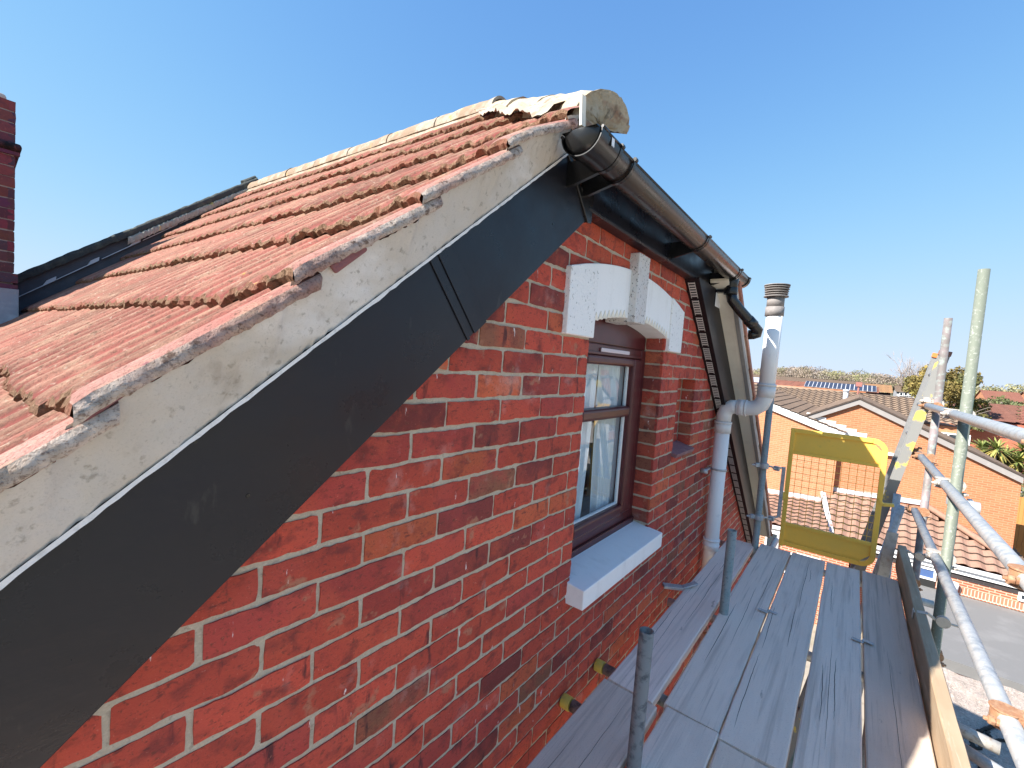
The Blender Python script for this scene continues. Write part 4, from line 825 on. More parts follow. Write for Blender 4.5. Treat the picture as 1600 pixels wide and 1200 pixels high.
def roof_quad(nm, e0, e1, r0, r1, mats, parent, gauge=.33, wave=.30, amp=.012, thick=.03, label=None, du=None):
    """tiled slope between an eaves line e0-e1 and a ridge line r0-r1 (coplanar)"""
    e0, e1, r0, r1 = [np.array(q, float) for q in (e0, e1, r0, r1)]
    ud = (e1 - e0) / np.linalg.norm(e1 - e0); n = np.cross(ud, r0 - e0); n /= np.linalg.norm(n); vd = np.cross(n, ud)
    if np.dot(vd, r0 - e0) < 0: vd = -vd
    pts = [((q - e0) @ ud, (q - e0) @ vd) for q in (e0, e1, r1, r0)]; umin = min(p[0] for p in pts); umax = max(p[0] for p in pts); L = max(p[1] for p in pts)
    def inside(u, v):
        u += umin; c = 0; s = None
        for (a, b_), (c_, d) in zip(pts, pts[1:] + pts[:1]):
            k = (c_ - a) * (v - b_) - (d - b_) * (u - a)
            if abs(k) < 1e-9: continue
            if s is None: s = k > 0
            elif (k > 0) != s: return False
        return True
    o = simple_tiles(nm, e0 + ud * umin, ud, vd, umax - umin, L, gauge, wave, amp, thick, mats, parent, cut=inside, label=label, du=du)
    return o
# ---- ground
b = B(); S = 2600
G = np.zeros((27, 27, 3)); xs = np.concatenate([[-S, -600, -150, -61], np.linspace(-30, 120, 16), [160, 200, 250, 320, 450, 900, S]])
for i, x in enumerate(xs):
    for j, y in enumerate(np.concatenate([[-S, -900, -400, -200], np.linspace(-90, 60, 19), [120, 300, 900, S]])):
        z = GZ
        if x > 130: z += 6.5 * min(1, (x - 130) / 130.) * (1 if x < 700 else 1)
        G[i, j] = (x, y, z)
b.grid(G); o = b.build('ground', M_pave); struct(o)
# ---- house A with white bargeboard and the tiled lean-to below it
XA = 20.75
HA = thing('gabled_house', (XA + 3, 1.5, GZ), 'peach brick house with wide white bargeboard, behind the white vent pipe', 'house')
yA = -.52; zA = lambda y: -1.805 + .335 * (y - yA); apA = 3.6
gable_wall(XA, [(apA + 4, GZ), (apA + 4, zA(apA) - 1.4), (apA, zA(apA) - .12), (yA + .05, zA(yA) - .15), (yA + .05, GZ)], 9, W_orange2, HA)
b = B(); b.prism([(apA, zA(apA) - .27), (apA, zA(apA)), (yA - .12, zA(yA - .12)), (yA - .12, zA(yA - .12) - .27)], XA - .14, XA - .10, 'X'); b.build('bargeboard', M_wht, HA)
roof_quad('roof', (XA - .2, yA - .15, zA(yA - .15) + .02), (XA + 9, yA - .15, zA(yA - .15) + .02), (XA - .2, apA, zA(apA) + .02), (XA + 9, apA, zA(apA) + .02), [R_brown, R_edge], HA)
roof_quad('roof', (XA - .2, apA + 4, zA(apA) - 1.3), (XA + 9, apA + 4, zA(apA) - 1.3), (XA - .2, apA, zA(apA) + .02), (XA + 9, apA, zA(apA) + .02), [R_brown, R_edge], HA)
l0, l1 = V(1195, 769, XA), V(1282, 783, XA); k0, k1 = V(1190, 817, 18.1), V(1300, 838, 18.1)
l0 = (XA, 2.6, l0[2] - .02); k0 = (18.1, 2.6, k0[2] - .02)
roof_quad('lean_to_roof', k0, k1, l0, l1, [R_brownl, R_edge], HA, gauge=.30, wave=.30, amp=.022, thick=.05, du=.05)
b = B(); b.bar((XA - .03, 2.6, l0[2] + .06), (XA - .03, l1[1], l1[2] + .07), .05, .17); b.build('lead_flashing', M_leadw, HA)
b = B(); b.bar((18.0, 2.6, k0[2] - .06), (18.0, k1[1], k1[2] - .06), .11, .09); b.bar((18.06, 2.6, k0[2] - .18), (18.06, k1[1], k1[2] - .18), .03, .16); b.build('gutter', M_wht, HA)
b = B(); b.box(18.15, XA, -1.15, 2.6, GZ, k0[2] - .22); b.build('lean_to_wall', W_red, HA)
q0, q1 = V(1197, 828, 18.1), V(1216, 852, 18.1); window(HA, 18.12, q1[1], q0[1], q1[2] - .5, q0[2], 1)
q0, q1 = V(1216, 858, 18.1), V(1243, 872, 18.1); window(HA, 18.12, q1[1], q0[1], q1[2] - .6, q0[2], 1)
q0, q1 = V(1245, 864, 18.1), V(1282, 880, 18.1); window(HA, 18.12, q1[1], q0[1], q1[2] - .6, q0[2], 2)
# ---- house B, gable with grey bargeboards, and its long hipped lean-to
XB = 21.0
HB = thing('gabled_house', (XB + 3, -2, GZ), 'orange brick house with grey bargeboards meeting at a low apex, in the middle distance', 'house')
ap = V(1343, 622, XB); lf = V(1247, 653, XB); rt_ = V(1442, 669, XB); sR = (rt_[2] - ap[2]) / (rt_[1] - ap[1]); yR = -5.2; zR = ap[2] + sR * (yR - ap[1])
gable_wall(XB, [(lf[1] + .3, GZ), (lf[1] + .3, lf[2] - .2), (ap[1], ap[2] - .12), (yR, zR - .12), (yR, GZ)], 3.2, W_orange, HB)
for a, c in ((lf, ap), (ap, (XB, yR, zR))):
    b = B(); b.prism([(a[1], a[2] - .235), (a[1], a[2] - .03), (c[1], c[2] - .03), (c[1], c[2] - .235)], XB - .14, XB - .10, 'X'); b.build('bargeboard', M_greyb, HB)
    b = B(); b.prism([(a[1], a[2] - .028), (a[1], a[2] + .025), (c[1], c[2] + .025), (c[1], c[2] - .028)], XB - .18, XB + .3, 'X'); b.build('verge', R_edge, HB)
for a, c in (((XB - .1, lf[1], lf[2] + .0), (XB - .1, ap[1], ap[2] + .0)), ((XB - .1, yR, zR), (XB - .1, ap[1], ap[2]))):
    roof_quad('roof', a, (XB + 8, a[1], a[2]), c, (XB + 8, c[1], c[2]), [R_brown, R_edge], HB)
pl_ = []; 
for i in range(1, 7): y = lf[1] + .05 - i * .32; pl_ += [(y, zA(y) + .16), (y - .32, zA(y) + .16)]
pl_ += [(pl_[-1][0], zA(pl_[-1][0]) - .1), (pl_[0][0], zA(pl_[0][0]) - .1)]
B().prism(pl_, XB - .025, XB - .004, 'X').build('stepped_flashing', M_wht, HB)
q_ = V(1389, 709, XB); B().box(XB - .16, XB - .002, q_[1] - .14, q_[1] + .14, q_[2] - .05, q_[2] + .05).build('wall_lamp', M_wht, HB, bevel=.02)
b0, b1 = V(1285, 764, XB), V(1440, 788, XB); c0, c1 = V(1300, 834, 18.9), V(1640, 917, 18.9)
roof_quad('lean_to_roof', c0, c1, b0, b1, [R_brownl, R_edge], HB, gauge=.31, wave=.33, amp=.030, thick=.055, du=.055)
c2 = (26.0, c1[1], c1[2]); roof_quad('lean_to_roof', c1, c2, b1, (26.0, b1[1], b1[2]), [R_brown, R_edge], HB, gauge=.31, wave=.33, amp=.02)  # slope away from the sun, its shade put in as a darker tile colour
b = B(); b.path([(c1[0], c1[1], c1[2] + .05), (b1[0], b1[1], b1[2] + .06)], .09, n=10); b.build('hip_tiles', R_brownl, HB)
b = B(); b.bar((XB - .03, b0[1], b0[2] + .06), (XB - .03, b1[1], b1[2] + .06), .06, .16); b.build('lead_flashing', M_leadw, HB)
b = B(); b.bar((XB, b0[1] + .02, b0[2] + .02), (18.9, c0[1] + .02, c0[2] + .02), .14, .10); b.build('verge', M_leadw, HB)
b = B(); b.bar((18.8, c0[1], c0[2] - .05), (18.8, c1[1], c1[2] - .05), .11, .09); b.bar((18.87, c0[1], c0[2] - .18), (18.87, c1[1], c1[2] - .18), .03, .17); b.build('gutter', M_wht, HB)
zW = min(c0[2], c1[2]) - .16
b = B(); b.box(18.95, XB, c1[1] + .1, -1.2, GZ, zW); b.box(21.1, 26.0, c1[1] + .1, yR + .1, GZ, zW); b.build('lean_to_wall', W_red, HB)
b = B(); b.box(18.93, 18.949, c1[1] + .1, -1.2, zW - .28, zW - .0); b.build('eaves_shade_band', W_black, HB)  # shade under the gutter, put in as a near-black band on the wall
q0, q1 = V(1424, 880, 18.9), V(1462, 906, 18.9); window(HB, 18.93, q1[1], q0[1], q1[2] - .05, q0[2], 1, M_blue, bar=0)
b = B(); b.box(18.9, 18.94, q1[1], q0[1], q1[2] - .62, q1[2] - .07); b.build('garage_opening', M_dark_void, HB)
q2, q3 = V(1430, 940, 18.9), V(1640, 968, 18.9); b = B(); b.box(18.925, 18.949, q3[1], q2[1], q3[2] - .0, q3[2] + .24); b.build('soldier_course', W_soldier, HB)
q0, q1 = V(1592, 925, 18.9), V(1640, 965, 18.9); window(HB, 18.93, q1[1], q0[1], q1[2] + .25, q0[2], 1)
fz = q3[2] - .02
b = B(); b.box(14.2, 18.92, -8, -2.55, fz - .25, fz); o = b.build('flat_roof', M_felt, HB)
b = B(); b.box(14.4, 18.92, -7.9, -2.7, GZ, fz - .25); b.build('porch_wall', W_red, HB)
B().tube((18.9, V(1484, 950, 18.9)[1], fz + .02), (18.8, V(1484, 950, 18.9)[1] + .0, fz + .35), .12, n=14).build('vent_stub', M_leadw, HB)
# ---- long brown roof behind
HM = thing('long_roofed_house', (30, -1, GZ), 'long brown tiled roof with a grey flue, running behind the grey gable', 'house')
mr0, mr1 = V(1150, 599, 31.5), V(1432, 626.5, 31.5); mz = -.66; mr0 = (31.5, mr0[1], mr0[2]); me0 = V(1500, 667, 28); sl_ = (mr1[2] + 1.42) / 3.5
yM = V(1520, 665, 28)[1]
roof_quad('roof', (28, mr0[1], -1.50), (28, yM, -1.50), (31.5, mr0[1], mr0[2]), (31.5, mr1[1], mr1[2] - .0), [R_tan, R_edge], HM, gauge=.34, wave=.30, amp=.035, thick=.05, du=.06)
b = B(); b.path([(31.5, mr0[1], mr0[2] + .04), (31.5, mr1[1], mr1[2] + .04)], .10, n=10); b.build('ridge_tiles', R_tan, HM)
b = B(); b.box(28.3, 34, yM + .3, mr0[1], GZ, -1.62); b.build('wall', W_orange2, HM)
q0, q1 = V(1462, 674, 28.3), V(1500, 692, 28.3); window(HM, 28.27, q1[1] - .3, q0[1] + .3, q1[2] - .3, q0[2], 4)
b = B(); f0 = V(1321, 621, 29.5); b.tube((29.5, f0[1], f0[2] - .35), (29.5, f0[1], f0[2] + .30), .11, n=14); b.tube((29.5, f0[1], f0[2] + .30), (29.5, f0[1], f0[2] + .42), .14, n=14); b.build('flue_pipe', M_leadw, HM)
b = B(); f0 = V(1342, 602, 31.2); b.tube((31.2, f0[1], -.9), (31.2, f0[1], f0[2]), .045, n=10); b.obox((31.2, f0[1], f0[2] + .05), ((1, 0, 0), (0, 1, 0), (0, 0, 1)), (.1, .14, .12)); b.build('aerial_mast', mat('red_brown_mast', (.30, .12, .10), .7), HM)
# ---- solar building and the roofs behind
def simple_house(nm, lab, X, px0, py0, px1, py1, pe, depth, wall_m, roof_m, gauge=.5, group=None, zf=None, drop=.0, overhang=.0, left_end=True):
    """ridge seen from (px0,py0) to (px1,py1) at distance X + depth; eaves at pixel row offset pe below, at distance X"""
    r0, r1 = V(px0, py0, X + depth), V(px1, py1, X + depth); e0, e1 = V(px0, py0 + pe, X), V(px1, py1 + pe, X)
    zr_ = (r0[2] + r1[2]) / 2; ze = (e0[2] + e1[2]) / 2; y0, y1 = r0[1], r1[1]
    t = thing(nm, (X + depth, (y0 + y1) / 2, GZ), lab, 'house', group)
    roof_quad('roof', (X, y0, ze), (X, y1, ze), (X + depth, y0, zr_), (X + depth, y1, zr_), [roof_m, R_edge], t, gauge=gauge, wave=.6, amp=.02, thick=.05, du=.3)
    roof_quad('roof', (X + 2 * depth, y0, ze), (X + 2 * depth, y1, ze), (X + depth, y0, zr_), (X + depth, y1, zr_), [roof_m, R_edge], t, gauge=gauge, wave=.6, amp=.02, thick=.05, du=.3)
    b = B(); b.add([], []); y0i, y1i = y0 - .2, y1 + .2
    v = [(X + .3, y0i, GZ), (X + .3, y1i, GZ), (X + .3, y1i, ze - .1), (X + .3, y0i, ze - .1), (X + 2 * depth - .3, y0i, GZ), (X + 2 * depth - .3, y1i, GZ), (X + 2 * depth - .3, y1i, ze - .1), (X + 2 * depth - .3, y0i, ze - .1), (X + depth, y0i, zr_ - .1), (X + depth, y1i, zr_ - .1)]
    b.add(v, [(0, 1, 2, 3), (4, 7, 6, 5), (1, 5, 6, 9, 2), (0, 3, 8, 7, 4)]); b.build('wall', wall_m, t)
    return t, (X, y0, y1, ze, zr_, depth)
HS, (X, y0, y1, ze, zr2, dp) = simple_house('long_brick_building', 'long red brick building with two rows of solar panels on its roof', 55, 1160, 588, 1373, 606.5, 9, 2.2, W_pink, R_red)
sy0 = V(1256, 600, 56)[1]; vd_ = Vector((dp, 0, zr2 - ze)).normalized(); nrm = Vector((-(zr2 - ze), 0, dp)).normalized(); Ls = math.hypot(dp, zr2 - ze)
W1 = (sy0 - y1 - .3) / 17
B().obox(Vector((X, y1 + .2 + W1 * 8.5, ze)) + vd_ * (Ls * .495) + nrm * .115, ((0, 1, 0), vd_, nrm), (W1 * 8.5, Ls * .465, .008)).build('array_frame', mat('pale_array_frame', (.5, .5, .52), .6), HS)
for r in range(2):
    for i in range(17):
        c = Vector((X, y1 + .2 + W1 * (i + .5), ze)) + vd_ * (Ls * (.26 + .47 * r)) + nrm * .135
        b = B(); b.obox(c, ((0, 1, 0), vd_, nrm), (W1 / 2 - .035, Ls * .22, .015)); b.build('solar_panel', mat('blue_solar_glass', (.035, .04, .065), .4) if (r, i) == (0, 0) else bpy.data.materials['blue_solar_glass'], HS)
b = B(); sy1 = V(1188, 590, 56)[1]; b.obox(Vector((X, sy1 + 1.4, ze)) + vd_ * (Ls * .5) + nrm * .12, ((0, 1, 0), vd_, nrm), (2.3, Ls * .42, .02)); b.build('solar_array', M_solar, HS)
simple_house('tan_roofed_terrace', 'pale tan tiled terrace beyond the solar building, left of the dark gable', 74, 1160, 583, 1360, 599.5, 6, 3, W_orange2, R_tan)
simple_house('orange_roofed_house', 'small house with bright orange roof and black gable end', 66, 1352, 598.5, 1393, 603, 12, 4.5, W_black, R_org)
simple_house('tan_roofed_house', 'tan roofed grey house between the black gable and the olive tree', 80, 1397, 602.5, 1440, 606.5, 9, 4, mat('grey_cladding', (.34, .34, .35), .8), R_tan)
for i, px in enumerate((1406, 1413, 1420)):
    o = B(); q0, q1 = V(px, 613, 79.9), V(px + 5, 619, 79.9)
    window(bpy.data.objects['tan_roofed_house'], 80.2, q1[1], q0[1], q1[2], q0[2], 1)
simple_house('red_roofed_house', 'long red roofed house right of the tall green pole, near the skyline', 105, 1531, 609.5, 1592, 613, 15, 5, W_orange2, R_red)
simple_house('red_roofed_house', 'red roof cut off by the right edge, beside the long red roof', 112, 1598, 612, 1680, 618, 14, 5, W_orange2, R_red)
simple_house('white_cottage', 'tiny white walled house below the long red roof', 90, 1526, 626, 1546, 628, 4, 2, M_wht, R_red)
# orange walled hall with a broad brown red roof, right edge
HO = thing('hall', (56, -10, GZ), 'salmon brick hall with a broad brown red roof behind the palms', 'building')
e0, e1, r0, r1 = V(1440, 648, 50), V(1592, 663, 50), V(1500, 643, 58), V(1592, 634, 58)
roof_quad('roof', (50, e0[1], -2.05), (50, V(1590, 660, 50)[1], -2.05), (58, r0[1], r1[2]), (58, r1[1], r1[2]), [R_red, R_edge], HO, gauge=.4, wave=.5, du=.3)
roof_quad('roof', (50, V(1590, 660, 50)[1], -2.05), (62, -22, -2.05), (58, r1[1], r1[2]), (62, -16, r1[2]), [R_red, R_edge], HO, gauge=.4, wave=.5, du=.3)
b = B(); b.box(50.4, 62, -21, e0[1] - .3, GZ, -2.2); b.build('wall', W_pink, HO)
q0, q1 = V(1508, 656, 50.3), V(1516, 661, 50.3)
window(HO, 50.35, q1[1], q0[1], q1[2], q0[2], 1)
# ---- garden: white wall, fence, shed, ornaments
q0, q1, q2 = V(1480, 738, 39), V(1572, 754, 39), V(1572, 772, 39)
o = B().box(39, 39.2, V(1586, 754, 39)[1], q0[1] + 1, GZ, q1[2] + .05); gw = o.build('garden_wall', M_garden); tag(gw, 'white rendered garden wall below the palms, behind the orange fence', 'wall')
b = B(); b.box(38.95, 39.3, V(1553, 745, 39)[1], q0[1] + 1, q1[2] + .06, q1[2] + .32); b.build('coping', W_pink, gw)
f0, f1 = V(1480, 762, 35), V(1640, 781, 35); zf0 = V(1550, 769, 35)[2]
FN = thing('garden_fence', (35, (f0[1] + f1[1]) / 2, GZ), 'orange stained close boarded fence in front of the white garden wall', 'fence')
ys_ = np.linspace(f0[1] + 1, f1[1] - 1, 9)
for a, c in zip(ys_[:-1], ys_[1:]):
    B().box(35, 35.04, c, a - .1, GZ, zf0).build('fence_panel', M_fence, FN); B().box(34.95, 35.08, a - .1, a, GZ, zf0 + .06).build('fence_post', M_toe, FN)
q0, q1, q2 = V(1470, 785, 29), V(1590, 806, 29), V(1560, 850, 29)
zs = V(1560, 803, 29)[2]
SH = thing('shed', (30.5, -6, GZ), 'low flat roofed garden shed with grey boards and open doorway', 'shed')
ysr = V(1585, 806, 29)[1]
b = B(); b.box(28.8, 33, ysr, -2.5, zs, zs + .16); b.build('roof', M_felt, SH); b = B(); b.box(28.76, 28.80, ysr, -2.5, zs - .03, zs + .17); b.build('roof_edge', M_wht, SH)
yd0, yd1 = V(1562, 825, 29)[1], V(1578, 825, 29)[1]
b = B(); b.box(29.1, 32.8, yd0, -2.7, GZ, zs - .01); b.build('wall', mat('grey_shed_boards', (.36, .33, .31), .9, tex=('brick', (.38, .35, .33), (.34, .31, .29), (.18, .16, .15), .15, 30, .01)), SH)
b = B(); b.box(30.5, 32.8, yd1, yd0 - .02, GZ, zs - .01); b.build('doorway_back', M_dark_void, SH)
b = B(); b.box(29.02, 29.08, yd1 - 1.6, yd1 - .02, GZ, zs - .30); b.obox((29.0, yd1 - .8, GZ + 1.0), ((1, 0, 0), (0, 1, .9), (0, -.9, 1)), (.02, 1.0, .05)); b.box(28.99, 29.019, yd1 - 1.6, yd1, GZ + 1.7, GZ + 1.85); b.build('door', M_fence, SH)
b = B(); b.box(29.5, 29.9, yd1 + .1, yd0 - .15, GZ + .9, GZ + 1.5); o = b.build('storage_box', mat('purple_plastic', (.13, .02, .14), .5), None, bevel=.03); tag(o, 'purple box standing inside the open shed doorway', 'box')
ST = thing('string_lights', (28.7, -6, zs - .1), 'string of coloured bulbs hung below the shed roof edge', 'string lights')
pts = []; 
for i in range(40):
    t = i / 39; pts.append((28.70, -3.6 + (ysr + 3.6) * t, zs - .13 - .10 * math.sin(PI * ((t * 4) % 1))))
B().path(pts, .012, n=6).build('cord', M_black2, ST)
for i, c in enumerate(((.8, .8, .8), (.8, .8, .8), (.7, .05, .08), (.05, .35, .5), (.8, .8, .8), (.7, .05, .08), (.8, .8, .8), (.05, .35, .5))):
    t = (i + .5) / 8; y = -3.6 + (ysr + 3.6) * t
    bm = B(); z = zs - .13 - .10 * math.sin(PI * ((t * 4) % 1)); bm.path([(28.70, y, z), (28.70, y, z - .06), (28.70, y, z - .14), (28.70, y, z - .17)], [.02, .055, .05, .01], n=8); nmc = 'bulb_%d' % int(c[0] * 10)
    bm.build('bulb', mat('bulb_colour', c, .4), ST)
q = V(1578, 770, 37.5); b = B(); zb_ = q[2] + .0
for i in range(9): b.tube((37.5, q[1], zb_ - .4 + .17 * i), (37.5, q[1], zb_ - .4 + .17 * (i + 1) - .03), (.52 if i < 5 else .52 - .10 * (i - 4)), (.50 if i < 5 else .46 - .10 * (i - 4)), n=18); b.tube((37.5, q[1], zb_ - .4 + .17 * (i + 1) - .03), (37.5, q[1], zb_ - .4 + .17 * (i + 1)), .40 - .05 * max(0, i - 4), n=14)
b.tube((37.5, q[1], GZ), (37.5, q[1], zb_ - .4), .45, n=14); o = b.build('compost_bin', M_wht); tag(o, 'white ribbed dome shaped bin in front of the garden wall', 'bin')
q = V(1549, 770, 37); b = B(); b.path([(37, q[1], GZ), (37, q[1], q[2] - .1), (37, q[1], q[2] + .35), (37, q[1], q[2] + .48), (37, q[1], q[2] + .6), (37, q[1], q[2] + .72)], [.14, .14, .12, .05, .10, .03], n=12)
for s in (-1, 1): b.tube((37, q[1], q[2] + .2), (37, q[1] - .5 * s, q[2] - 1.2), .02, n=6)
o = b.build('garden_ornament', mat('pale_pink_ornament', (.62, .48, .47), .7)); tag(o, 'slim pink garden ornament on thin struts before the white wall', 'ornament')
# ---- mossy lower roof slab close to the scaffold
z = -4.3; e0, e1 = at(1497, 1043, Z=z), at(1600, 1073, Z=z); n = 44; G = np.zeros((n, 40, 3))
for i in range(n):
    for j in range(40):
        y = -1.62 - 5.5 * j / 39; xe = e0[0] + (y - e0[1]) * (e1[0] - e0[0]) / (e1[1] - e0[1]) * .8 + .05 * math.sin(y * 3) + random.gauss(0, .02)
        G[i, j] = (2.4 + (xe - 2.4) * i / (n - 1), y, z + random.gauss(0, .010) - (.10 if i == n - 1 else 0))
b = B(); b.grid(G, False); b.box(2.5, 9.0, -7.0, -1.7, GZ, z - .12)
o = b.build('stone_outbuilding', M_moss); tag(o, 'rough mossy flat topped outbuilding below the outer guard rails', 'outbuilding')
b = B(); rs = random.Random(4)
def crack(pts, w):  # thin dark tube that paints one scaffold shadow line on the slab
    P = []
    for a, c in zip(pts[:-1], pts[1:]):
        for k in range(8): t = k / 8; P.append(((a[0] + (c[0] - a[0]) * t) + rs.gauss(0, .012), (a[1] + (c[1] - a[1]) * t) + rs.gauss(0, .012)))
    P.append(pts[-1]); P = [(x, y) for x, y in P]; b.path([(x, y, z + .012) for x, y in P], w, n=6)
T_ = lambda px, py: tuple(at(px, py, Z=z)[:2])
crack([T_(1496, 1155), T_(1515, 1147), T_(1540, 1140), T_(1562, 1131)], .022); crack([T_(1515, 1147), T_(1522, 1176), T_(1531, 1200), T_(1536, 1230)], .022)
crack([T_(1505, 1180), T_(1524, 1174), T_(1545, 1160), T_(1570, 1158)], .020); crack([T_(1541, 1140), T_(1548, 1162)], .018)
b.build('shadow_lines', M_crack_shadow, o)
# ---- foliage
def leafmesh(name, clumps, m, parent, n, size, cols_, seedv=1, flat=.0, aspect=1.0):
    r = np.random.RandomState(seedv); V_ = []; F = []; C = []
    cl = np.array([c[:3] for c in clumps]); cr = np.array([c[3:6] for c in clumps]); wts = np.prod(cr, axis=1) ** .7; idx = r.choice(len(clumps), n, p=wts / wts.sum())
    d = r.normal(0, 1, (n, 3)); d /= np.linalg.norm(d, axis=1)[:, None]; rad = r.uniform(.35, 1.0, n) ** .6
    P = cl[idx] + d * rad[:, None] * cr[idx]
    cvar = r.uniform(.7, 1.3, len(clumps)); cc = np.array(cols_)[r.randint(0, len(cols_), len(clumps))]
    A = r.normal(0, 1, (n, 3)); A /= np.linalg.norm(A, axis=1)[:, None]; Bv = np.cross(A, r.normal(0, 1, (n, 3))); Bv /= np.linalg.norm(Bv, axis=1)[:, None]
    s = size * r.uniform(.5, 1.4, n)[:, None]
    V_ = np.stack([P - A * s * aspect, P + Bv * s * .5, P + A * s * aspect, P - Bv * s * .5], 1).reshape(-1, 3)
    me = bpy.data.meshes.new(name); me.from_pydata(V_.tolist(), [], np.arange(4 * n).reshape(n, 4).tolist()); me.materials.append(m)
    a = me.color_attributes.new('lcol', 'FLOAT_COLOR', 'POINT'); c4 = np.ones((4 * n, 4), np.float32); base = cc[idx] * (cvar[idx] * r.uniform(.75, 1.25, n))[:, None]; c4[:, :3] = np.repeat(base, 4, 0); a.data.foreach_set('color', c4.ravel())
    o = bpy.data.objects.new(name, me); COL.objects.link(o)
    if parent is not None: par(o, parent)
    return o
def branches(b, p, d, L, r, lev, rng, spread=.55):
    q = p + d * L * .5 + Vector([rng.gauss(0, .04 * L) for _ in range(3)]); e = p + d * L; b.path([p, q, e], [r, r * .85, r * .7], n=5 if lev > 1 else 4, cap=False)
    if lev == 0: return
    for _ in range(3 if lev > 1 else 4):
        nd = (d + Vector([rng.gauss(0, spread) for _ in range(3)]) + Vector((0, 0, .12))).normalized(); branches(b, p.lerp(e, rng.uniform(.55, 1)), nd, L * rng.uniform(.58, .8), r * .6, lev - 1, rng, spread)
def tree(nm, lab, base, h, clumps, cols_, n, size, seed=1, leafm=None, group=None, lev=3, r=.2):
    t = thing(nm, base, lab, 'tree', group); rng = random.Random(seed); b = B()
    branches(b, Vector(base), Vector((0, 0, 1)), h * .42, r, lev, rng); b.build('trunk', M_bark if n else M_twig, t)
    if n: leafmesh('crown', clumps, leafm or M_leafol, t, n, size, cols_, seed)
    return t
# olive green tree between the two far poles
c = V(1488, 612, 50); rr_ = random.Random(3); cl = []
for _ in range(26):
    a = rr_.uniform(0, 2 * PI); e = rr_.uniform(-.9, 1); q = rr_.uniform(.2, 1)
    cl.append((c[0] + 2.6 * q * math.cos(a), c[1] + .2 + 2.1 * q * math.sin(a), c[2] - .9 + 2.35 * e, .8, .75, .65))
tree('leafy_tree', 'olive brown leafing tree behind the ladder top and far pole', (c[0], c[1], GZ), 8, cl, ((.15, .13, .03), (.11, .11, .03), (.20, .15, .04), (.09, .09, .03)), 9000, .13, 5)
c = V(1432, 604, 60); cl = [(c[0] + rr_.uniform(-1.5, 1.5), c[1] + rr_.uniform(-1.6, 1.5), c[2] + rr_.uniform(-1.4, .6), .8, .8, .6) for _ in range(10)]
tree('leafy_tree', 'low yellowish bush tree beneath the bare tree left of the ladder', (c[0], c[1], GZ), 7, cl, ((.22, .16, .04), (.16, .14, .04)), 2600, .14, 6)
# bare tree
c = V(1420, 590, 85); t = thing('bare_tree', (c[0], c[1], GZ), 'leafless pale grey tree standing against the sky left of the ladder', 'tree'); b = B(); rng = random.Random(12)
branches(b, Vector((c[0], c[1], GZ)), Vector((0, 0, 1)), 5.2, .22, 1, rng, .2)
for k in range(8): branches(b, Vector((c[0], c[1], GZ + 4.6 + .25 * k)), Vector((rng.gauss(0, .3), rng.gauss(0, .5), 1)).normalized(), 3.0, .10, 4, rng, .45)
b.build('branches', M_twig, t)
# hedge tops and bushes right of the green pole
for i, (px, py, X, s, cols_) in enumerate(((1532, 622, 80, 2.6, ((.13, .15, .05), (.18, .17, .08))), (1565, 628, 78, 2.0, ((.12, .14, .06), (.20, .17, .10))), (1583, 627, 84, 1.6, ((.10, .13, .05),)), (1549, 603, 190, 5.5, ((.28, .25, .12), (.20, .20, .10))), (1537, 600, 200, 6.0, ((.26, .25, .14), (.22, .2, .1))))):
    c = V(px, py, X); cl = [(c[0] + rr_.uniform(-s, s), c[1] + rr_.uniform(-s * 1.3, s * 1.3), c[2] - s * .45 + rr_.uniform(-s * .5, s * .3), s * .45, s * .45, s * .4) for _ in range(14)]
    lab = ('green bush right of the tall green pole below the long red roof', 'grey green bush beside the tiny white house', 'small dark bush at the gable of the long red roof', 'pale yellow tree above the long red roof, right one of two', 'pale yellow tree above the long red roof, left one of two')[i]
    t = thing('bush' if i < 3 else 'pale_tree', (c[0], c[1], GZ), lab, 'bush' if i < 3 else 'tree')
    b = B(); b.path([(c[0], c[1], GZ), (c[0], c[1], c[2])], [.3, .1], n=6); b.build('stem', M_bark, t); leafmesh('foliage', cl, M_leafol, t, 2500, s * .06, cols_, 20 + i)
c = V(1593, 770, 36.5); cl = [(c[0] + rr_.uniform(-.8, .8), c[1] + rr_.uniform(-1.8, .8), c[2] + rr_.uniform(-.9, .5), .45, .5, .4) for _ in range(16)]
o = leafmesh('hedge', cl, M_leafol, None, 4200, .05, ((.15, .17, .07), (.22, .22, .12), (.10, .13, .04)), 31); tag(o, 'grey green hedge at the right edge beside the white wall', 'hedge')
# strap leaved palms
def rosette(b, cols, c, r, n, rng, up=0.5):
    c = Vector(c)
    for k in range(n):
        a = rng.uniform(0, 2 * PI); e = rng.uniform(-.75, 1.25) ; L = r * rng.uniform(.8, 1.1); d = Vector((math.cos(a) * math.cos(e), math.sin(a) * math.cos(e), math.sin(e))); sd = d.cross(Vector((0, 0, 1)));
        if sd.length < .01: continue
        sd.normalize(); w_ = .040 * r / .8; base = len(b.v); pts = []
        for j, t in enumerate((0, .35, .7, 1)):
            p = c + d * L * t + Vector((0, 0, -.28 * L * t * t)); ww = w_ * (.5, 1, .8, .05)[j]; pts += [p - sd * ww, p + sd * ww]
        b.add([tuple(p) for p in pts], [(0, 1, 3, 2), (2, 3, 5, 4), (4, 5, 7, 6)])
        old = e < -.1; cc = (.30, .24, .06) if old and rng.random() < .7 else ((.13, .17, .035) if rng.random() < .5 else (.26, .26, .07)); v = rng.uniform(.7, 1.3)
        cols += [tuple(q * v for q in cc)] * 8
rng = random.Random(9)
heads = [(1532, 717), (1552, 722), (1572, 712), (1590, 722), (1515, 712), (1540, 737), (1562, 740), (1582, 742), (1520, 735), (1600, 705), (1557, 702), (1536, 702), (1612, 735), (1575, 728), (1507, 725)]
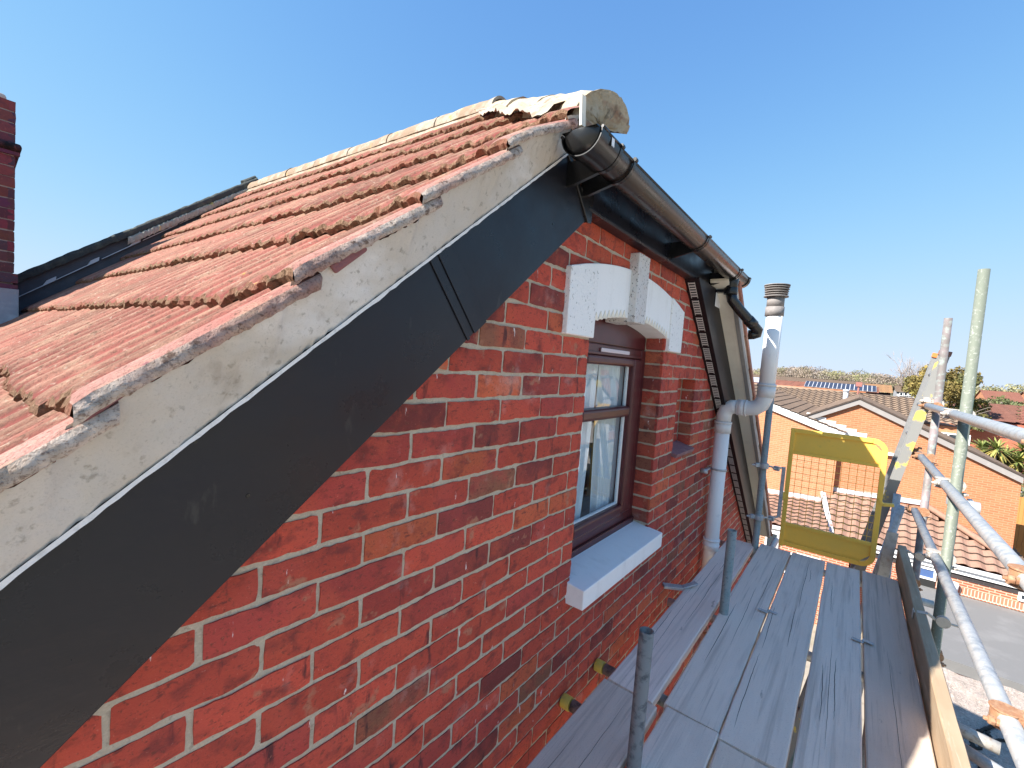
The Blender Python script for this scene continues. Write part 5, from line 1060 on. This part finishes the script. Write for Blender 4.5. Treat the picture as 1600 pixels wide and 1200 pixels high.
PT = thing('cabbage_palm', (42, V(1560, 720, 42)[1], GZ), 'dense clump of strap leaved palms with spiky rosettes above the white wall', 'palm')
b = B(); 
for i, (px, py) in enumerate(heads):
    X = 42 + rng.uniform(-1.2, 1.2) + (737 - py) * -.03; c = V(px, py, X); b2 = B(); cols = []; rosette(b2, cols, c, 1.05, 105, rng); build_cols(b2, cols, 'leaf_rosette', [M_leafol], PT, 'lcol', smooth_fix=False)
    b.path([(42.3 + (X - 42) * .2, c[1] * .9 + PT.location.y * .1, GZ), (X, c[1], c[2])], [.16, .09], n=7)
b.build('trunk', M_bark, PT)
# ---- woods on the skyline
rw = np.random.RandomState(5); cl = []; colsw = ((.26, .195, .145), (.23, .18, .14), (.28, .215, .16), (.22, .19, .12), (.22, .215, .10), (.25, .21, .18))
def skyline(px): return np.interp(px, [1100, 1165, 1200, 1250, 1300, 1330, 1345, 1375, 1400, 1450, 1480, 1520, 1560, 1700], [572, 577, 576, 573, 577, 586, 580, 584, 590, 592, 596, 606, 613, 620])
for k in range(420):
    px = rw.uniform(1090, 1540); X = rw.uniform(215, 290); t = rw.rand(); y_ = skyline(px) + 3 + t * 14; c = V(px, y_, X); cl.append((c[0], c[1], c[2] - 1.0, 3.2, 3.4, 2.4 + rw.uniform(0, 1.0)))
o = leafmesh('woodland', cl, M_leafol, None, 120000, .32, colsw, 41, aspect=.8); o['kind'] = 'stuff'; o['label'] = 'brown and green leafless woods along the skyline'; o['category'] = 'woodland'
b = B(); n = 60; G = np.zeros((8, n, 3))
for i in range(8):
    for j in range(n):
        px = 1000 + 700 * j / (n - 1); ysk = skyline(px) + 4.5; X = 232 + i * 30; c = V(px, ysk, 330); zt2 = c[2] if i < 6 else c[2] * (1 - (i - 5) * .5); q = (0, .3, .65, .9, 1, 1, .6, .2)[i]
        G[i, j] = (X, c[1] * X / 330, GZ + 3 + (c[2] - GZ - 3) * q)
b.grid(G); struct(b.build('hill', M_hill))
b = B(); n = 50; G = np.zeros((6, n, 3))
for i in range(6):
    for j in range(n):
        y = 200 - 1400 * j / (n - 1); G[i, j] = (700 + i * 60, y, GZ + (1, 9, 15, 17, 15, 2)[i] * (1 + .25 * math.sin(y * .011) + .15 * math.sin(y * .031)))
b.grid(G); struct(b.build('far_hill', mat('blue_grey_hill', (.13, .14, .15), 1)))
# ---- houses on the other side of the garden (their image shows in the window)
for i, (x, y, wd_, dp_, wm, rm, lab) in enumerate(((30, -19, 9, 8, M_garden, R_brown, 'white rendered house across the gardens, outside the right edge'), (44, -24, 9, 8, W_red, R_red, 'red brick house across the gardens, farthest right'), (17, -22, 8, 8, W_red, R_brown, 'red brick house across the gardens, nearest right'))):
    t = thing('house_across_garden', (x, y, GZ), lab, 'house'); h_ = 5.3
    B().prism([(x - wd_ / 2, GZ), (x + wd_ / 2, GZ), (x + wd_ / 2, GZ + h_), (x, GZ + h_ + 2.4), (x - wd_ / 2, GZ + h_)], y - dp_ / 2, y + dp_ / 2).build('wall', wm, t)
    for s in (-1, 1): roof_quad('roof', (x + s * (wd_ / 2 + .3), y - dp_ / 2 - .2, GZ + h_ - .1), (x + s * (wd_ / 2 + .3), y + dp_ / 2 + .2, GZ + h_ - .1), (x, y - dp_ / 2 - .2, GZ + h_ + 2.5), (x, y + dp_ / 2 + .2, GZ + h_ + 2.5), [rm, R_edge], t, gauge=.35, du=.2, wave=.4)
    for zz in (1.0, 3.6):
        for dx in (-2.4, 1.0):
            b = B(); b.box(x + dx, x + dx + 1.5, y + dp_ / 2, y + dp_ / 2 + .06, GZ + zz, GZ + zz + 1.2); f = b.build('window', M_wht, t); B().box(x + dx + .1, x + dx + 1.4, y + dp_ / 2 + .061, y + dp_ / 2 + .07, GZ + zz + .1, GZ + zz + 1.1).build('pane', M_win, f)
